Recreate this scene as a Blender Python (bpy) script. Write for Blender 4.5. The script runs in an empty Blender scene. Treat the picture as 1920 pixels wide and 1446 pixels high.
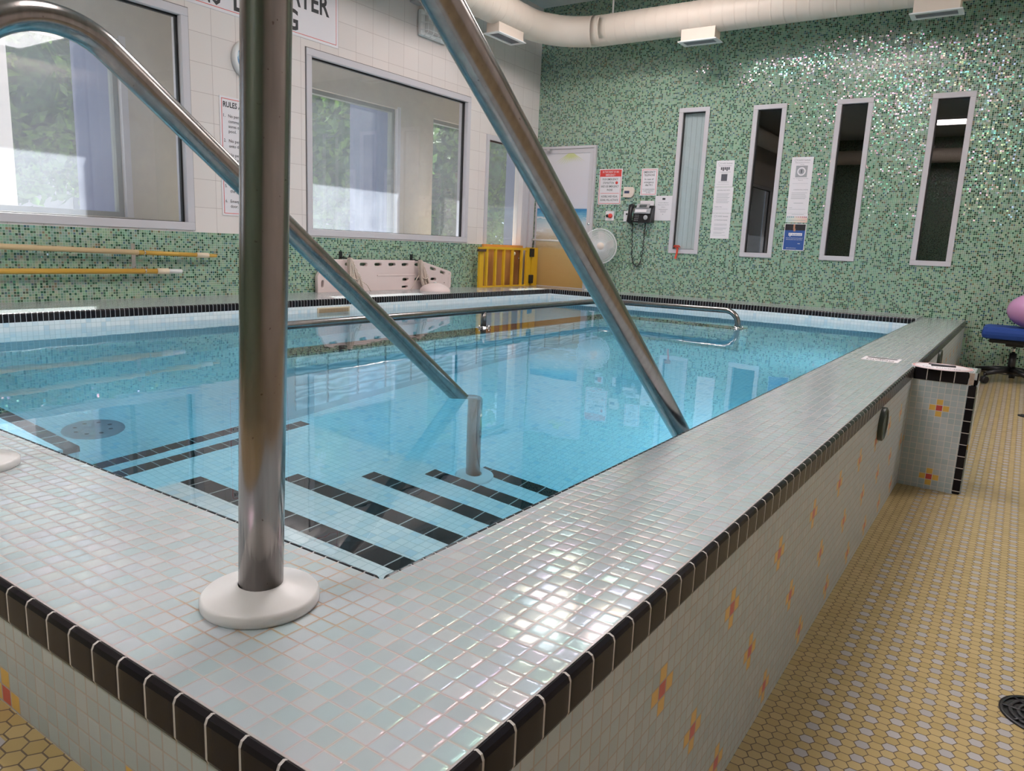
import bpy, bmesh, math, random
from mathutils import Vector, Matrix
D = bpy.data
C = bpy.context.scene.collection
PI = math.pi
random.seed(7)

# ------------------------------------------------------------------ dimensions (metres, z = 0 is the top of the pool surround)
PW, PL = 3.504, 6.154          # pool inner width and length
CW = 0.332                     # width of near and right copings
XL = -4.079                    # face of the left wall
YB = 6.655                     # face of the back wall
FZ = -0.555                    # floor level by the pool
WZ = -0.08                     # water level
CZ = 3.03                      # ceiling
XR, YR = 3.6, -4.0             # right wall, rear wall
TP = 0.0268                    # small tile pitch
BP = 0.054                     # black trim tile pitch
XE = -4.65                     # exterior wall inner face (cavity windows)

# ------------------------------------------------------------------ camera
cam_d = D.cameras.new('camera'); cam = D.objects.new('camera', cam_d); C.objects.link(cam)
cam.location = (0.68484, -0.708958, 0.464581)
cam.rotation_euler = (1.38305052, -0.04304395, 0.60166512)
cam_d.sensor_width = 36.0; cam_d.lens = 1387.2053 / 1920 * 36.0
cam_d.clip_start = 0.02; cam_d.clip_end = 200
bpy.context.scene.camera = cam

# ------------------------------------------------------------------ world, sun, exposure
sc = bpy.context.scene
w = D.worlds.new('world'); sc.world = w; w.use_nodes = True
bg = w.node_tree.nodes['Background']
bg.inputs['Color'].default_value = (0.70, 0.82, 1.0, 1); bg.inputs['Strength'].default_value = 0.9
sun_d = D.lights.new('sun', 'SUN'); sun_d.energy = 12.0; sun_d.angle = math.radians(0.6); sun_d.color = (1, 0.96, 0.9)
sun = D.objects.new('sun', sun_d); C.objects.link(sun)
sun.rotation_euler = Vector((1, -0.455, -1.32)).to_track_quat('-Z', 'Y').to_euler()
sc.view_settings.view_transform = 'Standard'; sc.view_settings.look = 'None'
sc.view_settings.gamma = 1.0; sc.view_settings.exposure = 0.72
sc.view_settings.use_curve_mapping = False
LAMP = 14.0

# ------------------------------------------------------------------ node helpers
class NG:
    def __init__(s, name):
        s.m = D.materials.new(name); s.m.use_nodes = True; s.t = s.m.node_tree; s.t.nodes.clear()
        s.out = s.t.nodes.new('ShaderNodeOutputMaterial')
    def n(s, typ, **k):
        nd = s.t.nodes.new(typ)
        for a, b in k.items(): setattr(nd, a, b)
        return nd
    def put(s, sock, v):
        if v is None: return
        if isinstance(v, bpy.types.NodeSocket): s.t.links.new(v, sock)
        elif isinstance(v, (tuple, list)):
            v = tuple(v)
            if sock.type == 'RGBA' and len(v) == 3: v = v + (1,)
            sock.default_value = v
        else: sock.default_value = v
    def ma(s, op, a, b=None, c=None):
        nd = s.n('ShaderNodeMath', operation=op); s.put(nd.inputs[0], a)
        if b is not None: s.put(nd.inputs[1], b)
        if c is not None: s.put(nd.inputs[2], c)
        return nd.outputs[0]
    def vm(s, op, a, b=None, sc=None):
        nd = s.n('ShaderNodeVectorMath', operation=op); s.put(nd.inputs[0], a)
        if b is not None: s.put(nd.inputs[1], b)
        if sc is not None: s.put(nd.inputs[3], sc)
        return nd.outputs['Value'] if op in ('DOT_PRODUCT', 'LENGTH') else nd.outputs[0]
    def sep(s, v):
        nd = s.n('ShaderNodeSeparateXYZ'); s.put(nd.inputs[0], v); return nd.outputs
    def comb(s, x, y, z):
        nd = s.n('ShaderNodeCombineXYZ')
        for i, q in enumerate((x, y, z)): s.put(nd.inputs[i], q)
        return nd.outputs[0]
    def mix(s, f, a, b):
        nd = s.n('ShaderNodeMix', data_type='RGBA'); s.put(nd.inputs[0], f); s.put(nd.inputs[6], a); s.put(nd.inputs[7], b)
        return nd.outputs[2]
    def ramp(s, f, stops, interp='CONSTANT'):
        nd = s.n('ShaderNodeValToRGB'); cr = nd.color_ramp; cr.interpolation = interp
        while len(cr.elements) < len(stops): cr.elements.new(0.5)
        for e, (p, c) in zip(cr.elements, stops): e.position = p; e.color = (c[0], c[1], c[2], 1)
        s.put(nd.inputs[0], f); return nd.outputs[0]
    def noise(s, scale, vec=None, detail=3.0, rough=0.5):
        nd = s.n('ShaderNodeTexNoise'); nd.inputs['Scale'].default_value = scale; nd.inputs['Detail'].default_value = detail
        nd.inputs['Roughness'].default_value = rough
        if vec is not None: s.put(nd.inputs['Vector'], vec)
        return nd.outputs[0]
    def white(s, v):
        nd = s.n('ShaderNodeTexWhiteNoise', noise_dimensions='3D'); s.put(nd.inputs[0], v); return nd.outputs
    def geo(s): return s.n('ShaderNodeNewGeometry').outputs
    def obj(s): return s.n('ShaderNodeTexCoord').outputs['Object']
    def bump(s, h, strength=0.3, dist=0.001, normal=None):
        nd = s.n('ShaderNodeBump'); nd.inputs['Strength'].default_value = strength; nd.inputs['Distance'].default_value = dist
        s.put(nd.inputs['Height'], h)
        if normal is not None: s.put(nd.inputs['Normal'], normal)
        return nd.outputs[0]
    def bsdf(s, col, rough=0.5, metal=0.0, **k):
        b = s.n('ShaderNodeBsdfPrincipled'); s.put(b.inputs['Base Color'], col)
        s.put(b.inputs['Roughness'], rough); s.put(b.inputs['Metallic'], metal)
        for a, v in k.items(): s.put(b.inputs[a.replace('_', ' ')], v)
        s.t.links.new(b.outputs[0], s.out.inputs[0]); return b

_simple = {}
def mat(name, col, rough=0.5, metal=0.0, var=0.0, scale=8.0, **k):
    """Plain surface with a faint procedural variation in tone."""
    if name in _simple: return _simple[name]
    g = NG(name)
    c = col
    if var > 0:
        f = g.noise(scale, g.obj(), 4)
        c = g.mix(f, tuple(max(0, x * (1 - var)) for x in col), tuple(min(1, x * (1 + var)) for x in col))
    g.bsdf(c, rough, metal, **k)
    _simple[name] = g.m; return g.m

def emit(name, col, strength):
    g = NG(name); e = g.n('ShaderNodeEmission'); g.put(e.inputs[0], col); e.inputs[1].default_value = strength
    g.t.links.new(e.outputs[0], g.out.inputs[0]); return g.m

def tiles(name, pitch, gap, stops, grout, rough=0.2, tilt=0.0, off=(0, 0, 0), axes=(1, 1, 1), bumpd=0.0006,
          film=0.0, flower=None, cloud=0.0, spec=0.5, stain=None, var=0.0, pitches=None):
    """World-aligned square tiles with per-tile colour, per-tile tilt and grout lines."""
    g = NG(name); ge = g.geo()
    pos = g.vm('ADD', ge['Position'], tuple(off))
    pv = pitches or (pitch, pitch, pitch)
    p = g.vm('DIVIDE', pos, pv)
    N = g.vm('ABSOLUTE', ge['True Normal'])
    live = g.comb(*[g.ma('MULTIPLY', g.ma('LESS_THAN', o, 0.5), float(a)) for o, a in zip(g.sep(N), axes)])
    p = g.vm('MULTIPLY', p, live)
    cell = g.vm('FLOOR', p); fr = g.vm('FRACTION', p)
    d = g.sep(g.vm('ABSOLUTE', g.vm('SUBTRACT', fr, (0.5, 0.5, 0.5))))
    lv = g.sep(live)
    m = None
    for i in range(3):
        q = g.ma('MULTIPLY', g.ma('GREATER_THAN', d[i], 0.5 - gap / pv[i] / 2), lv[i])
        m = q if m is None else g.ma('MAXIMUM', m, q)
    rnd = g.white(g.vm('ADD', cell, (0.37, 0.11, 0.73)))
    col = g.ramp(rnd['Value'], stops) if len(stops) > 1 else stops[0]
    if var > 0:
        r2 = g.white(g.vm('ADD', cell, (3.3, 7.1, 5.7)))['Value']
        hsv = g.n('ShaderNodeHueSaturation'); g.put(hsv.inputs['Color'], col)
        g.put(hsv.inputs['Value'], g.ma('MULTIPLY_ADD', r2, var * 2, 1 - var)); col = hsv.outputs[0]
    if flower: col = flower(g, cell)(col)
    gcol = grout
    if stain: gcol = stain(g, ge['Position'], grout)
    col = g.mix(m, col, gcol)
    nrm = None
    if tilt > 0:
        t = g.vm('MULTIPLY', g.vm('SUBTRACT', rnd['Color'], (0.5, 0.5, 0.5)), (tilt, tilt, tilt))
        nrm = g.vm('NORMALIZE', g.vm('ADD', ge['Normal'], t))
    # pillowed tile edges
    mx = None
    for i in range(3):
        q = g.ma('MULTIPLY', g.ma('POWER', g.ma('MULTIPLY', d[i], 2.0), 6.0), lv[i])
        mx = q if mx is None else g.ma('ADD', mx, q)
    h = g.ma('SUBTRACT', 1.0, mx)
    nrm = g.bump(h, 0.6, bumpd, nrm)
    k = {}
    if film > 0:
        k['Thin_Film_Thickness'] = g.ma('MULTIPLY_ADD', rnd['Value'], 260.0, 280.0); k['Thin_Film_IOR'] = 1.33 + 0.5 * film
        k['Coat_Weight'] = 0.25; k['Coat_Roughness'] = 0.12
    g.bsdf(col, g.ma('MULTIPLY_ADD', m, 0.6, rough), 0.0, Normal=nrm, Specular_IOR_Level=spec, **k)
    return g.m

def flower_fn(y0, z0, axis):
    """Yellow cross with a red centre on a staggered lattice of 12 x 12 tiles (column offset 6, row offset 6)."""
    def f(g, cell):
        s = g.sep(cell); a = s[axis]; z = s[2]
        def hit(da, dz):
            # rows every 6 tiles, columns every 12, alternate rows shifted by 6
            aa = g.ma('SUBTRACT', a, float(y0 + da)); zz = g.ma('SUBTRACT', z, float(z0 + dz))
            r1 = g.ma('MULTIPLY', g.ma('COMPARE', g.ma('FLOORED_MODULO', aa, 12.0), 0.0, 0.1), g.ma('COMPARE', g.ma('FLOORED_MODULO', zz, 12.0), 0.0, 0.1))
            r2 = g.ma('MULTIPLY', g.ma('COMPARE', g.ma('FLOORED_MODULO', aa, 12.0), 6.0, 0.1), g.ma('COMPARE', g.ma('FLOORED_MODULO', zz, 12.0), 6.0, 0.1))
            return g.ma('MAXIMUM', r1, r2)
        c = hit(0, 0); y = None
        for da, dz in ((1, 0), (-1, 0), (0, 1), (0, -1)):
            h = hit(da, dz); y = h if y is None else g.ma('MAXIMUM', y, h)
        return lambda col: g.mix(c, g.mix(y, col, (0.78, 0.50, 0.12)), (0.62, 0.09, 0.08))
    return f

# ------------------------------------------------------------------ mesh helpers
class MB:
    def __init__(s): s.bm = bmesh.new()
    def box(s, x0, x1, y0, y1, z0, z1, mi=0, bev=0.0):
        r = bmesh.ops.create_cube(s.bm, size=1.0)
        vs = r['verts']
        for v in vs: v.co = Vector(((x0 + x1) / 2 + v.co.x * (x1 - x0), (y0 + y1) / 2 + v.co.y * (y1 - y0), (z0 + z1) / 2 + v.co.z * (z1 - z0)))
        fs = {f for v in vs for f in v.link_faces}
        for f in fs: f.material_index = mi
        if bev > 0:
            es = list({e for f in fs for e in f.edges})
            rr = bmesh.ops.bevel(s.bm, geom=es, offset=bev, segments=2, profile=0.6, affect='EDGES')
            for f in rr['faces']: f.material_index = mi
        return s
    def tf(s, fn, mi=0):
        """run fn on a fresh bmesh, return self"""
        return s
    def cyl(s, p0, p1, r0, r1=None, seg=20, caps=True, mi=0):
        p0 = Vector(p0); p1 = Vector(p1); r1 = r0 if r1 is None else r1
        d = (p1 - p0); q = d.to_track_quat('Z', 'Y').to_matrix()
        a = []; b = []
        for i in range(seg):
            t = 2 * PI * i / seg; o = q @ Vector((math.cos(t), math.sin(t), 0))
            a.append(s.bm.verts.new(p0 + o * r0)); b.append(s.bm.verts.new(p1 + o * r1))
        for i in range(seg):
            f = s.bm.faces.new((a[i], a[(i + 1) % seg], b[(i + 1) % seg], b[i])); f.material_index = mi; f.smooth = True
        if caps:
            f = s.bm.faces.new(a[::-1]); f.material_index = mi
            f = s.bm.faces.new(b); f.material_index = mi
        return s
    def tube(s, pts, r, seg=16, caps=True, mi=0, rfn=None):
        pts = [Vector(p) for p in pts]; rings = []
        up = None
        for i, p in enumerate(pts):
            if i == 0: d = pts[1] - p
            elif i == len(pts) - 1: d = p - pts[i - 1]
            else: d = (pts[i + 1] - p).normalized() + (p - pts[i - 1]).normalized()
            d.normalize()
            if up is None:
                up = Vector((0, 0, 1)) if abs(d.z) < 0.9 else Vector((1, 0, 0))
            u = (up - d * up.dot(d)).normalized(); v = d.cross(u); up = u
            rr = rfn(i / (len(pts) - 1)) * r if rfn else r
            rings.append([s.bm.verts.new(p + (u * math.cos(2 * PI * k / seg) + v * math.sin(2 * PI * k / seg)) * rr) for k in range(seg)])
        for a, b in zip(rings, rings[1:]):
            for k in range(seg):
                f = s.bm.faces.new((a[k], a[(k + 1) % seg], b[(k + 1) % seg], b[k])); f.smooth = True; f.material_index = mi
        if caps:
            s.bm.faces.new(rings[0][::-1]).material_index = mi; s.bm.faces.new(rings[-1]).material_index = mi
        return s
    def lathe(s, prof, origin=(0, 0, 0), axis=(0, 0, 1), seg=32, mi=0, smooth=True):
        q = Vector(axis).to_track_quat('Z', 'Y').to_matrix(); o = Vector(origin); rings = []
        for r, z in prof:
            if r < 1e-6: rings.append([s.bm.verts.new(o + q @ Vector((0, 0, z)))])
            else: rings.append([s.bm.verts.new(o + q @ Vector((r * math.cos(2 * PI * k / seg), r * math.sin(2 * PI * k / seg), z))) for k in range(seg)])
        for a, b in zip(rings, rings[1:]):
            for k in range(seg):
                if len(a) == 1 and len(b) == 1: continue
                if len(a) == 1: f = s.bm.faces.new((a[0], b[(k + 1) % seg], b[k]))
                elif len(b) == 1: f = s.bm.faces.new((a[k], a[(k + 1) % seg], b[0]))
                else: f = s.bm.faces.new((a[k], a[(k + 1) % seg], b[(k + 1) % seg], b[k]))
                f.smooth = smooth; f.material_index = mi
        return s
    def poly(s, pts, d, mi=0):
        """extrude polygon pts by vector d"""
        d = Vector(d); a = [s.bm.verts.new(Vector(p)) for p in pts]; b = [s.bm.verts.new(Vector(p) + d) for p in pts]
        n = len(a); fs = [s.bm.faces.new(a[::-1]), s.bm.faces.new(b)]
        for i in range(n): fs.append(s.bm.faces.new((a[i], a[(i + 1) % n], b[(i + 1) % n], b[i])))
        for f in fs: f.material_index = mi
        return s
    def build(s, name, mats, parent=None, bevel=0.0, smooth_angle=None):
        bmesh.ops.recalc_face_normals(s.bm, faces=s.bm.faces[:])
        me = D.meshes.new(name); s.bm.to_mesh(me); s.bm.free()
        for m_ in (mats if isinstance(mats, (list, tuple)) else [mats]): me.materials.append(m_)
        o = D.objects.new(name, me); C.objects.link(o)
        if parent: o.parent = parent
        if bevel:
            b = o.modifiers.new('b', 'BEVEL'); b.width = bevel; b.segments = 2; b.limit_method = 'ANGLE'
        return o

def tag(o, label, cat, group=None, kind=None):
    if kind: o['kind'] = kind
    if label: o['label'] = label
    if cat: o['category'] = cat
    if group: o['group'] = group
    return o
def thing(name, label, cat, loc=(0, 0, 0), rz=0.0, group=None, kind=None):
    o = D.objects.new(name, None); C.objects.link(o); o.location = loc; o.rotation_euler = (0, 0, rz)
    o.empty_display_size = 0.05
    return tag(o, label, cat, group, kind)
def structure(o, label=None, cat=None): return tag(o, label, cat, kind='structure')

def arc3(p0, p1, p2, r, n=12):
    """points of a fillet at corner p1"""
    p0, p1, p2 = Vector(p0), Vector(p1), Vector(p2)
    a = (p0 - p1).normalized(); b = (p2 - p1).normalized(); ang = a.angle(b); t = r / math.tan(ang / 2)
    c = p1 + (a + b).normalized() * (r / math.sin(ang / 2)); s0 = p1 + a * t - c; s1 = p1 + b * t - c
    tot = s0.angle(s1); out = []
    for i in range(n + 1):
        f = i / n; out.append(c + (s0 * math.sin((1 - f) * tot) + s1 * math.sin(f * tot)) / math.sin(tot))
    return out

# text as mesh.  plane: 'xz' faces -Y (on back wall), 'yz' faces +X (on left wall), 'xy' faces up
def text_obj(name, items, mt, parent, plane, off=0.022):
    """items: (string, u, v, height, width or None, align) with u to the reader's right, v up."""
    bm = bmesh.new()
    for (st, u, v, h, wd, al) in items:
        cu = D.curves.new('t', 'FONT'); cu.body = st; cu.size = 1.0; cu.offset = off; cu.resolution_u = 2
        ob = D.objects.new('t', cu); C.objects.link(ob)
        dg = bpy.context.evaluated_depsgraph_get(); dg.update()
        me = D.meshes.new_from_object(ob.evaluated_get(dg))
        D.objects.remove(ob); D.curves.remove(cu)
        if not me.vertices: continue
        xs = [q.co.x for q in me.vertices]; x0, x1 = min(xs), max(xs)
        s = h / 0.70; sx = (wd / (x1 - x0)) if wd else s * 0.8
        tb = bmesh.new(); tb.from_mesh(me); D.meshes.remove(me)
        width = (x1 - x0) * sx
        du = u - (width / 2 if al == 'c' else (width if al == 'r' else 0))
        for q in tb.verts:
            a = du + (q.co.x - x0) * sx; b = v + q.co.y * s
            q.co = {'xz': Vector((a, 0, b)), 'yz': Vector((0, a, b)), 'xy': Vector((a, b, 0)), 'yx': Vector((-b, a, 0))}[plane]
        tm = D.meshes.new('tt'); tb.to_mesh(tm); tb.free(); bm.from_mesh(tm); D.meshes.remove(tm)
    me = D.meshes.new(name); bm.to_mesh(me); bm.free(); me.materials.append(mt)
    o = D.objects.new(name, me); C.objects.link(o); o.parent = parent
    o.location = {'xz': (0, -0.0009, 0), 'yz': (0.0009, 0, 0), 'xy': (0, 0, 0.0009), 'yx': (0, 0, 0.0009)}[plane]
    return o

# ------------------------------------------------------------------ materials
GREEN = [(0.0, (0.24, 0.40, 0.26)), (0.30, (0.29, 0.43, 0.28)), (0.50, (0.21, 0.37, 0.27)), (0.60, (0.10, 0.24, 0.17)),
         (0.66, (0.012, 0.050, 0.024)), (0.84, (0.025, 0.085, 0.040)), (0.90, (0.03, 0.13, 0.15)), (0.955, (0.17, 0.17, 0.07))]
GROUT_G = (0.38, 0.47, 0.38)
M_green = tiles('green glass mosaic', 0.0158, 0.0027, GREEN, GROUT_G, rough=0.10, tilt=0.20, bumpd=0.0003, film=1.3, spec=0.8, var=0.12)
PALE = [(0.0, (0.46, 0.545, 0.58)), (0.3, (0.49, 0.565, 0.60)), (0.6, (0.44, 0.535, 0.57)), (0.85, (0.51, 0.57, 0.60))]
def rust(g, P, grout):
    d = g.vm('LENGTH', g.vm('SUBTRACT', P, (-0.055, -0.135, 0.0)))
    n = g.noise(14.0, P, 2)
    d2 = g.ma('ADD', d, g.ma('MULTIPLY', g.ma('SUBTRACT', n, 0.5), 0.10))
    mr = g.n('ShaderNodeMapRange'); g.put(mr.inputs[0], d2); mr.inputs[1].default_value = 0.085; mr.inputs[2].default_value = 0.165
    mr.inputs[3].default_value = 0.75; mr.inputs[4].default_value = 0.0
    return g.mix(mr.outputs[0], grout, (0.42, 0.30, 0.18))
M_coping = tiles('pearl white coping mosaic', TP, 0.0030, PALE, (0.50, 0.465, 0.46), rough=0.15, tilt=0.05, film=0.6, bumpd=0.0012, stain=rust, var=0.03)
M_outer = tiles('pale side mosaic with flowers', TP, 0.0026, PALE, (0.50, 0.47, 0.45), rough=0.3, tilt=0.03, off=(0, 0, BP), bumpd=0.0004,
                flower=flower_fn(21, -5, 1), var=0.05)
M_outer_n = tiles('pale side mosaic with flowers on near face', TP, 0.0026, PALE, (0.50, 0.47, 0.45), rough=0.3, tilt=0.03, off=(0, 0, BP), bumpd=0.0004,
                flower=flower_fn(-3, -5, 0), var=0.05)
M_block = tiles('pale buttress mosaic with flowers', TP, 0.0026, PALE, (0.66, 0.64, 0.62), rough=0.25, tilt=0.03, off=(-0.3385 + 4.5 * TP - 0.1139, 0, BP), bumpd=0.0004,
                flower=flower_fn(4, -5, 0), var=0.05)
M_pool = tiles('white pool mosaic', TP, 0.0022, [(0.0, (0.86, 0.92, 0.94)), (0.75, (0.80, 0.89, 0.93)), (0.93, (0.68, 0.82, 0.89))], (0.60, 0.68, 0.70),
               rough=0.25, bumpd=0.0004, var=0.03)
BLACK = [(0.0, (0.012, 0.011, 0.014)), (0.5, (0.018, 0.016, 0.018))]
def black(nm, ax, off): return tiles(nm, BP, 0.0034, BLACK, (0.60, 0.57, 0.55), rough=0.22, axes=ax, off=off, bumpd=0.0012, spec=0.10)
M_black_y = black('black edge tiles along the length', (0, 1, 0), (0, 0.209, 0))
M_black_x = black('black edge tiles along the width', (1, 0, 0), (0.343, 0, 0))
M_black_z = black('black corner tiles', (0, 0, 1), (0, 0, 0))
M_black_b = black('black buttress tiles', (1, 0, 0), (-CW, 0, 0))
M_white_tile = tiles('white wall tile', 0.19, 0.0030, [(0.0, (0.78, 0.71, 0.68)), (0.5, (0.80, 0.73, 0.70))], (0.50, 0.42, 0.40), rough=0.14,
                     off=(0.05, 0.19 * 14 - 2.528, 0.19 * 10 - 1.768), bumpd=0.0005, tilt=0.006)
M_ceiling = mat('ceiling paint', (0.62, 0.64, 0.62), 0.8, var=0.04)
def steel():
    g = NG('weathered stainless steel'); P = g.obj()
    st = g.noise(3.0, g.vm('MULTIPLY', P, (30, 30, 2.0)), 4)
    sp = g.noise(140.0, P, 2)
    sp = g.ma('MULTIPLY', g.ma('GREATER_THAN', sp, 0.74), 0.7)
    big = g.noise(9.0, P, 4)
    c = g.mix(st, (0.22, 0.21, 0.21), (0.44, 0.42, 0.41)); c = g.mix(g.ma('MULTIPLY', big, 0.45), c, (0.24, 0.19, 0.16)); c = g.mix(sp, c, (0.10, 0.07, 0.05))
    g.bsdf(c, g.ma('MULTIPLY_ADD', big, 0.22, 0.10), 1.0, Normal=g.bump(st, 0.06, 0.0006)); return g.m
M_steel = steel()
M_chrome = mat('polished steel', (0.72, 0.71, 0.70), 0.12, 1.0, var=0.05)
M_plastic = mat('white plastic', (0.78, 0.78, 0.78), 0.32, var=0.02)
M_cream = mat('cream painted metal', (0.74, 0.64, 0.55), 0.45, var=0.03)
M_frame = mat('pale aluminium frame', (0.60, 0.57, 0.60), 0.35, 0.0, var=0.02)
M_gasket = mat('black gasket', (0.012, 0.012, 0.012), 0.5, var=0.1)
M_paper = mat('white paper', (0.80, 0.76, 0.79), 0.6, var=0.02)
M_ink = mat('black ink', (0.03, 0.03, 0.035), 0.6, var=0.05)
M_grey_ink = mat('grey ink', (0.25, 0.24, 0.27), 0.6, var=0.05)
M_red = mat('red ink', (0.72, 0.06, 0.05), 0.5, var=0.03)
M_black = mat('black plastic', (0.012, 0.012, 0.014), 0.35, var=0.1)
M_dark = mat('dark room paint', (0.035, 0.033, 0.035), 0.8, var=0.1)

def water():
    g = NG('pool water'); P = g.geo()['Position']
    n1 = g.noise(2.6, P, 2); n2 = g.noise(11.0, P, 2)
    h = g.ma('ADD', g.ma('MULTIPLY', n1, 1.0), g.ma('MULTIPLY', n2, 0.16))
    b = g.n('ShaderNodeBsdfPrincipled'); g.put(b.inputs['Base Color'], (1, 1, 1)); b.inputs['Roughness'].default_value = 0.0
    b.inputs['IOR'].default_value = 1.333; b.inputs['Transmission Weight'].default_value = 1.0
    g.put(b.inputs['Normal'], g.bump(h, 0.25, 0.004))
    g.t.links.new(b.outputs[0], g.out.inputs[0])
    v = g.n('ShaderNodeVolumeAbsorption'); g.put(v.inputs['Color'], (0.04, 0.77, 0.94)); v.inputs['Density'].default_value = 0.50
    g.t.links.new(v.outputs[0], g.out.inputs[1]); return g.m
M_water = water()

def glass(name, tint=(0.92, 0.95, 0.95), dirt=0.06, dirtcol=(0.8, 0.8, 0.82), ior=1.5):
    g = NG(name)
    t = g.n('ShaderNodeBsdfTransparent'); g.put(t.inputs[0], tint)
    gl = g.n('ShaderNodeBsdfGlossy'); g.put(gl.inputs[0], (1, 1, 1)); gl.inputs['Roughness'].default_value = 0.0
    ge = g.geo(); r0 = ((ior - 1) / (ior + 1)) ** 2
    cs = g.ma('ABSOLUTE', g.vm('DOT_PRODUCT', ge['Normal'], ge['Incoming']))
    fr = g.ma('MULTIPLY_ADD', g.ma('POWER', g.ma('SUBTRACT', 1.0, cs), 5.0), 1 - r0, r0)
    m1 = g.n('ShaderNodeMixShader'); g.put(m1.inputs[0], fr); g.t.links.new(t.outputs[0], m1.inputs[1]); g.t.links.new(gl.outputs[0], m1.inputs[2])
    last = m1.outputs[0]
    if dirt > 0:
        a = g.n('ShaderNodeBsdfTranslucent'); g.put(a.inputs[0], dirtcol)
        P = g.geo()['Position']
        n = g.noise(5.0, P, 5, 0.65)
        f = g.ma('MULTIPLY', g.ma('MULTIPLY_ADD', n, 1.2, 0.4), dirt)
        m2 = g.n('ShaderNodeMixShader'); g.put(m2.inputs[0], f); g.t.links.new(last, m2.inputs[1]); g.t.links.new(a.outputs[0], m2.inputs[2]); last = m2.outputs[0]
    g.t.links.new(last, g.out.inputs[0]); return g.m
M_glass = glass('filmed pool window glass', dirt=0.10, dirtcol=(0.78, 0.84, 0.98), tint=(0.92, 0.93, 0.94))
M_glass_ext = glass('exterior glass', dirt=0.02, tint=(0.93, 0.95, 0.95))
M_glass_dark = glass('dark pane', tint=(0.30, 0.30, 0.32), dirt=0.0, ior=2.0)

def hexfloor():
    g = NG('yellow and white hexagon floor'); P = g.geo()['Position']; s = g.sep(P)
    a, b = 0.02525, 0.0272
    u = g.ma('DIVIDE', g.ma('SUBTRACT', s[0], 0.7920), 2 * a); v = g.ma('DIVIDE', g.ma('SUBTRACT', s[1], 1.0976), b)
    def cand(ou, ov):
        i = g.ma('ROUND', g.ma('SUBTRACT', u, ou)); j = g.ma('ROUND', g.ma('SUBTRACT', v, ov))
        dx = g.ma('MULTIPLY', g.ma('ABSOLUTE', g.ma('SUBTRACT', g.ma('SUBTRACT', u, ou), i)), 2 * a)
        dy = g.ma('MULTIPLY', g.ma('ABSOLUTE', g.ma('SUBTRACT', g.ma('SUBTRACT', v, ov), j)), b)
        m = g.ma('MAXIMUM', dy, g.ma('ADD', g.ma('MULTIPLY', dy, 0.5), g.ma('MULTIPLY', dx, 0.809)))
        return i, j, m
    i1, j1, m1 = cand(0, 0); i2, j2, m2 = cand(0.5, 0.5)
    first = g.ma('LESS_THAN', m1, m2)
    m = g.ma('MINIMUM', m1, m2)
    grout = g.ma('GREATER_THAN', m, b / 2 - 0.0011)
    par = g.ma('COMPARE', g.ma('FLOORED_MODULO', g.ma('ADD', i1, j1), 2.0), 0.0, 0.1)
    edge = g.ma('GREATER_THAN', s[0], CW + 0.085)
    edge2 = g.ma('MULTIPLY', g.ma('LESS_THAN', s[0], CW), g.ma('LESS_THAN', s[1], -CW - 0.03))
    wh = g.ma('MULTIPLY', g.ma('MULTIPLY', par, first), g.ma('MAXIMUM', edge, edge2))
    ci = g.ma('MULTIPLY_ADD', first, g.ma('SUBTRACT', i1, i2), i2); cj = g.ma('MULTIPLY_ADD', first, g.ma('SUBTRACT', j1, j2), j2)
    r = g.white(g.comb(ci, cj, first))['Value']
    yel = g.mix(r, (0.46, 0.34, 0.13), (0.55, 0.42, 0.19)); wht = g.mix(r, (0.42, 0.42, 0.46), (0.52, 0.52, 0.56))
    dirt = g.noise(1.5, P, 4)
    col = g.mix(wh, yel, wht); col = g.mix(g.ma('MULTIPLY', dirt, 0.25), col, (0.30, 0.23, 0.14)); col = g.mix(grout, col, (0.16, 0.12, 0.08))
    h = g.ma('SUBTRACT', 1.0, g.ma('POWER', g.ma('DIVIDE', m, b / 2), 8.0))
    g.bsdf(col, g.ma('MULTIPLY_ADD', grout, 0.5, 0.30), 0.0, Normal=g.bump(h, 0.5, 0.0008)); return g.m
M_hex = hexfloor()

def glassblock():
    g = NG('glass block'); P = g.geo()['Position']; s = g.sep(P)
    wv = g.n('ShaderNodeTexWave'); wv.inputs['Scale'].default_value = 2.6; wv.inputs['Distortion'].default_value = 9.0; wv.inputs['Detail'].default_value = 1.0
    wv.inputs['Detail Scale'].default_value = 2.0; wv.bands_direction = 'Z'; g.put(wv.inputs['Vector'], P)
    col = g.mix(wv.outputs[1], (0.45, 0.58, 0.62), (0.82, 0.90, 0.92))
    g.bsdf(col, 0.15, 0.0, Normal=g.bump(wv.outputs[1], 0.6, 0.006)); return g.m
M_gblock = glassblock()

# ------------------------------------------------------------------ walls with holes
def slab_holes(mb, u0, u1, v0, v1, holes, put, split_v=()):
    us = sorted({u0, u1} | {h[0] for h in holes} | {h[1] for h in holes}); vs = sorted({v0, v1} | {h[2] for h in holes} | {h[3] for h in holes} | set(split_v))
    for a, b in zip(us, us[1:]):
        for c, d in zip(vs, vs[1:]):
            mu, mv = (a + b) / 2, (c + d) / 2
            if any(h[0] < mu < h[1] and h[2] < mv < h[3] for h in holes): continue
            put(a, b, c, d)

# window openings on the left wall (Y0, Y1, Z0, Z1)
WIN = [(-2.76, -0.70, 0.47, 1.895), (0.29, 2.353, 0.47, 1.895), (3.335, 5.400, 0.47, 1.88)]
DOORL = (5.68, 6.42, -0.40, 1.575)
mb = MB()
def put(a, b, c, d): mb.box(XL - 0.13, XL, a, b, c, d, 0 if (c + d) / 2 > 0.458 else 1)
slab_holes(mb, YR - 0.2, YB + 0.13, FZ - 0.1, CZ, WIN + [DOORL], put, (0.458,))
structure(mb.build('wall_left', [M_white_tile, M_green]))
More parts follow.
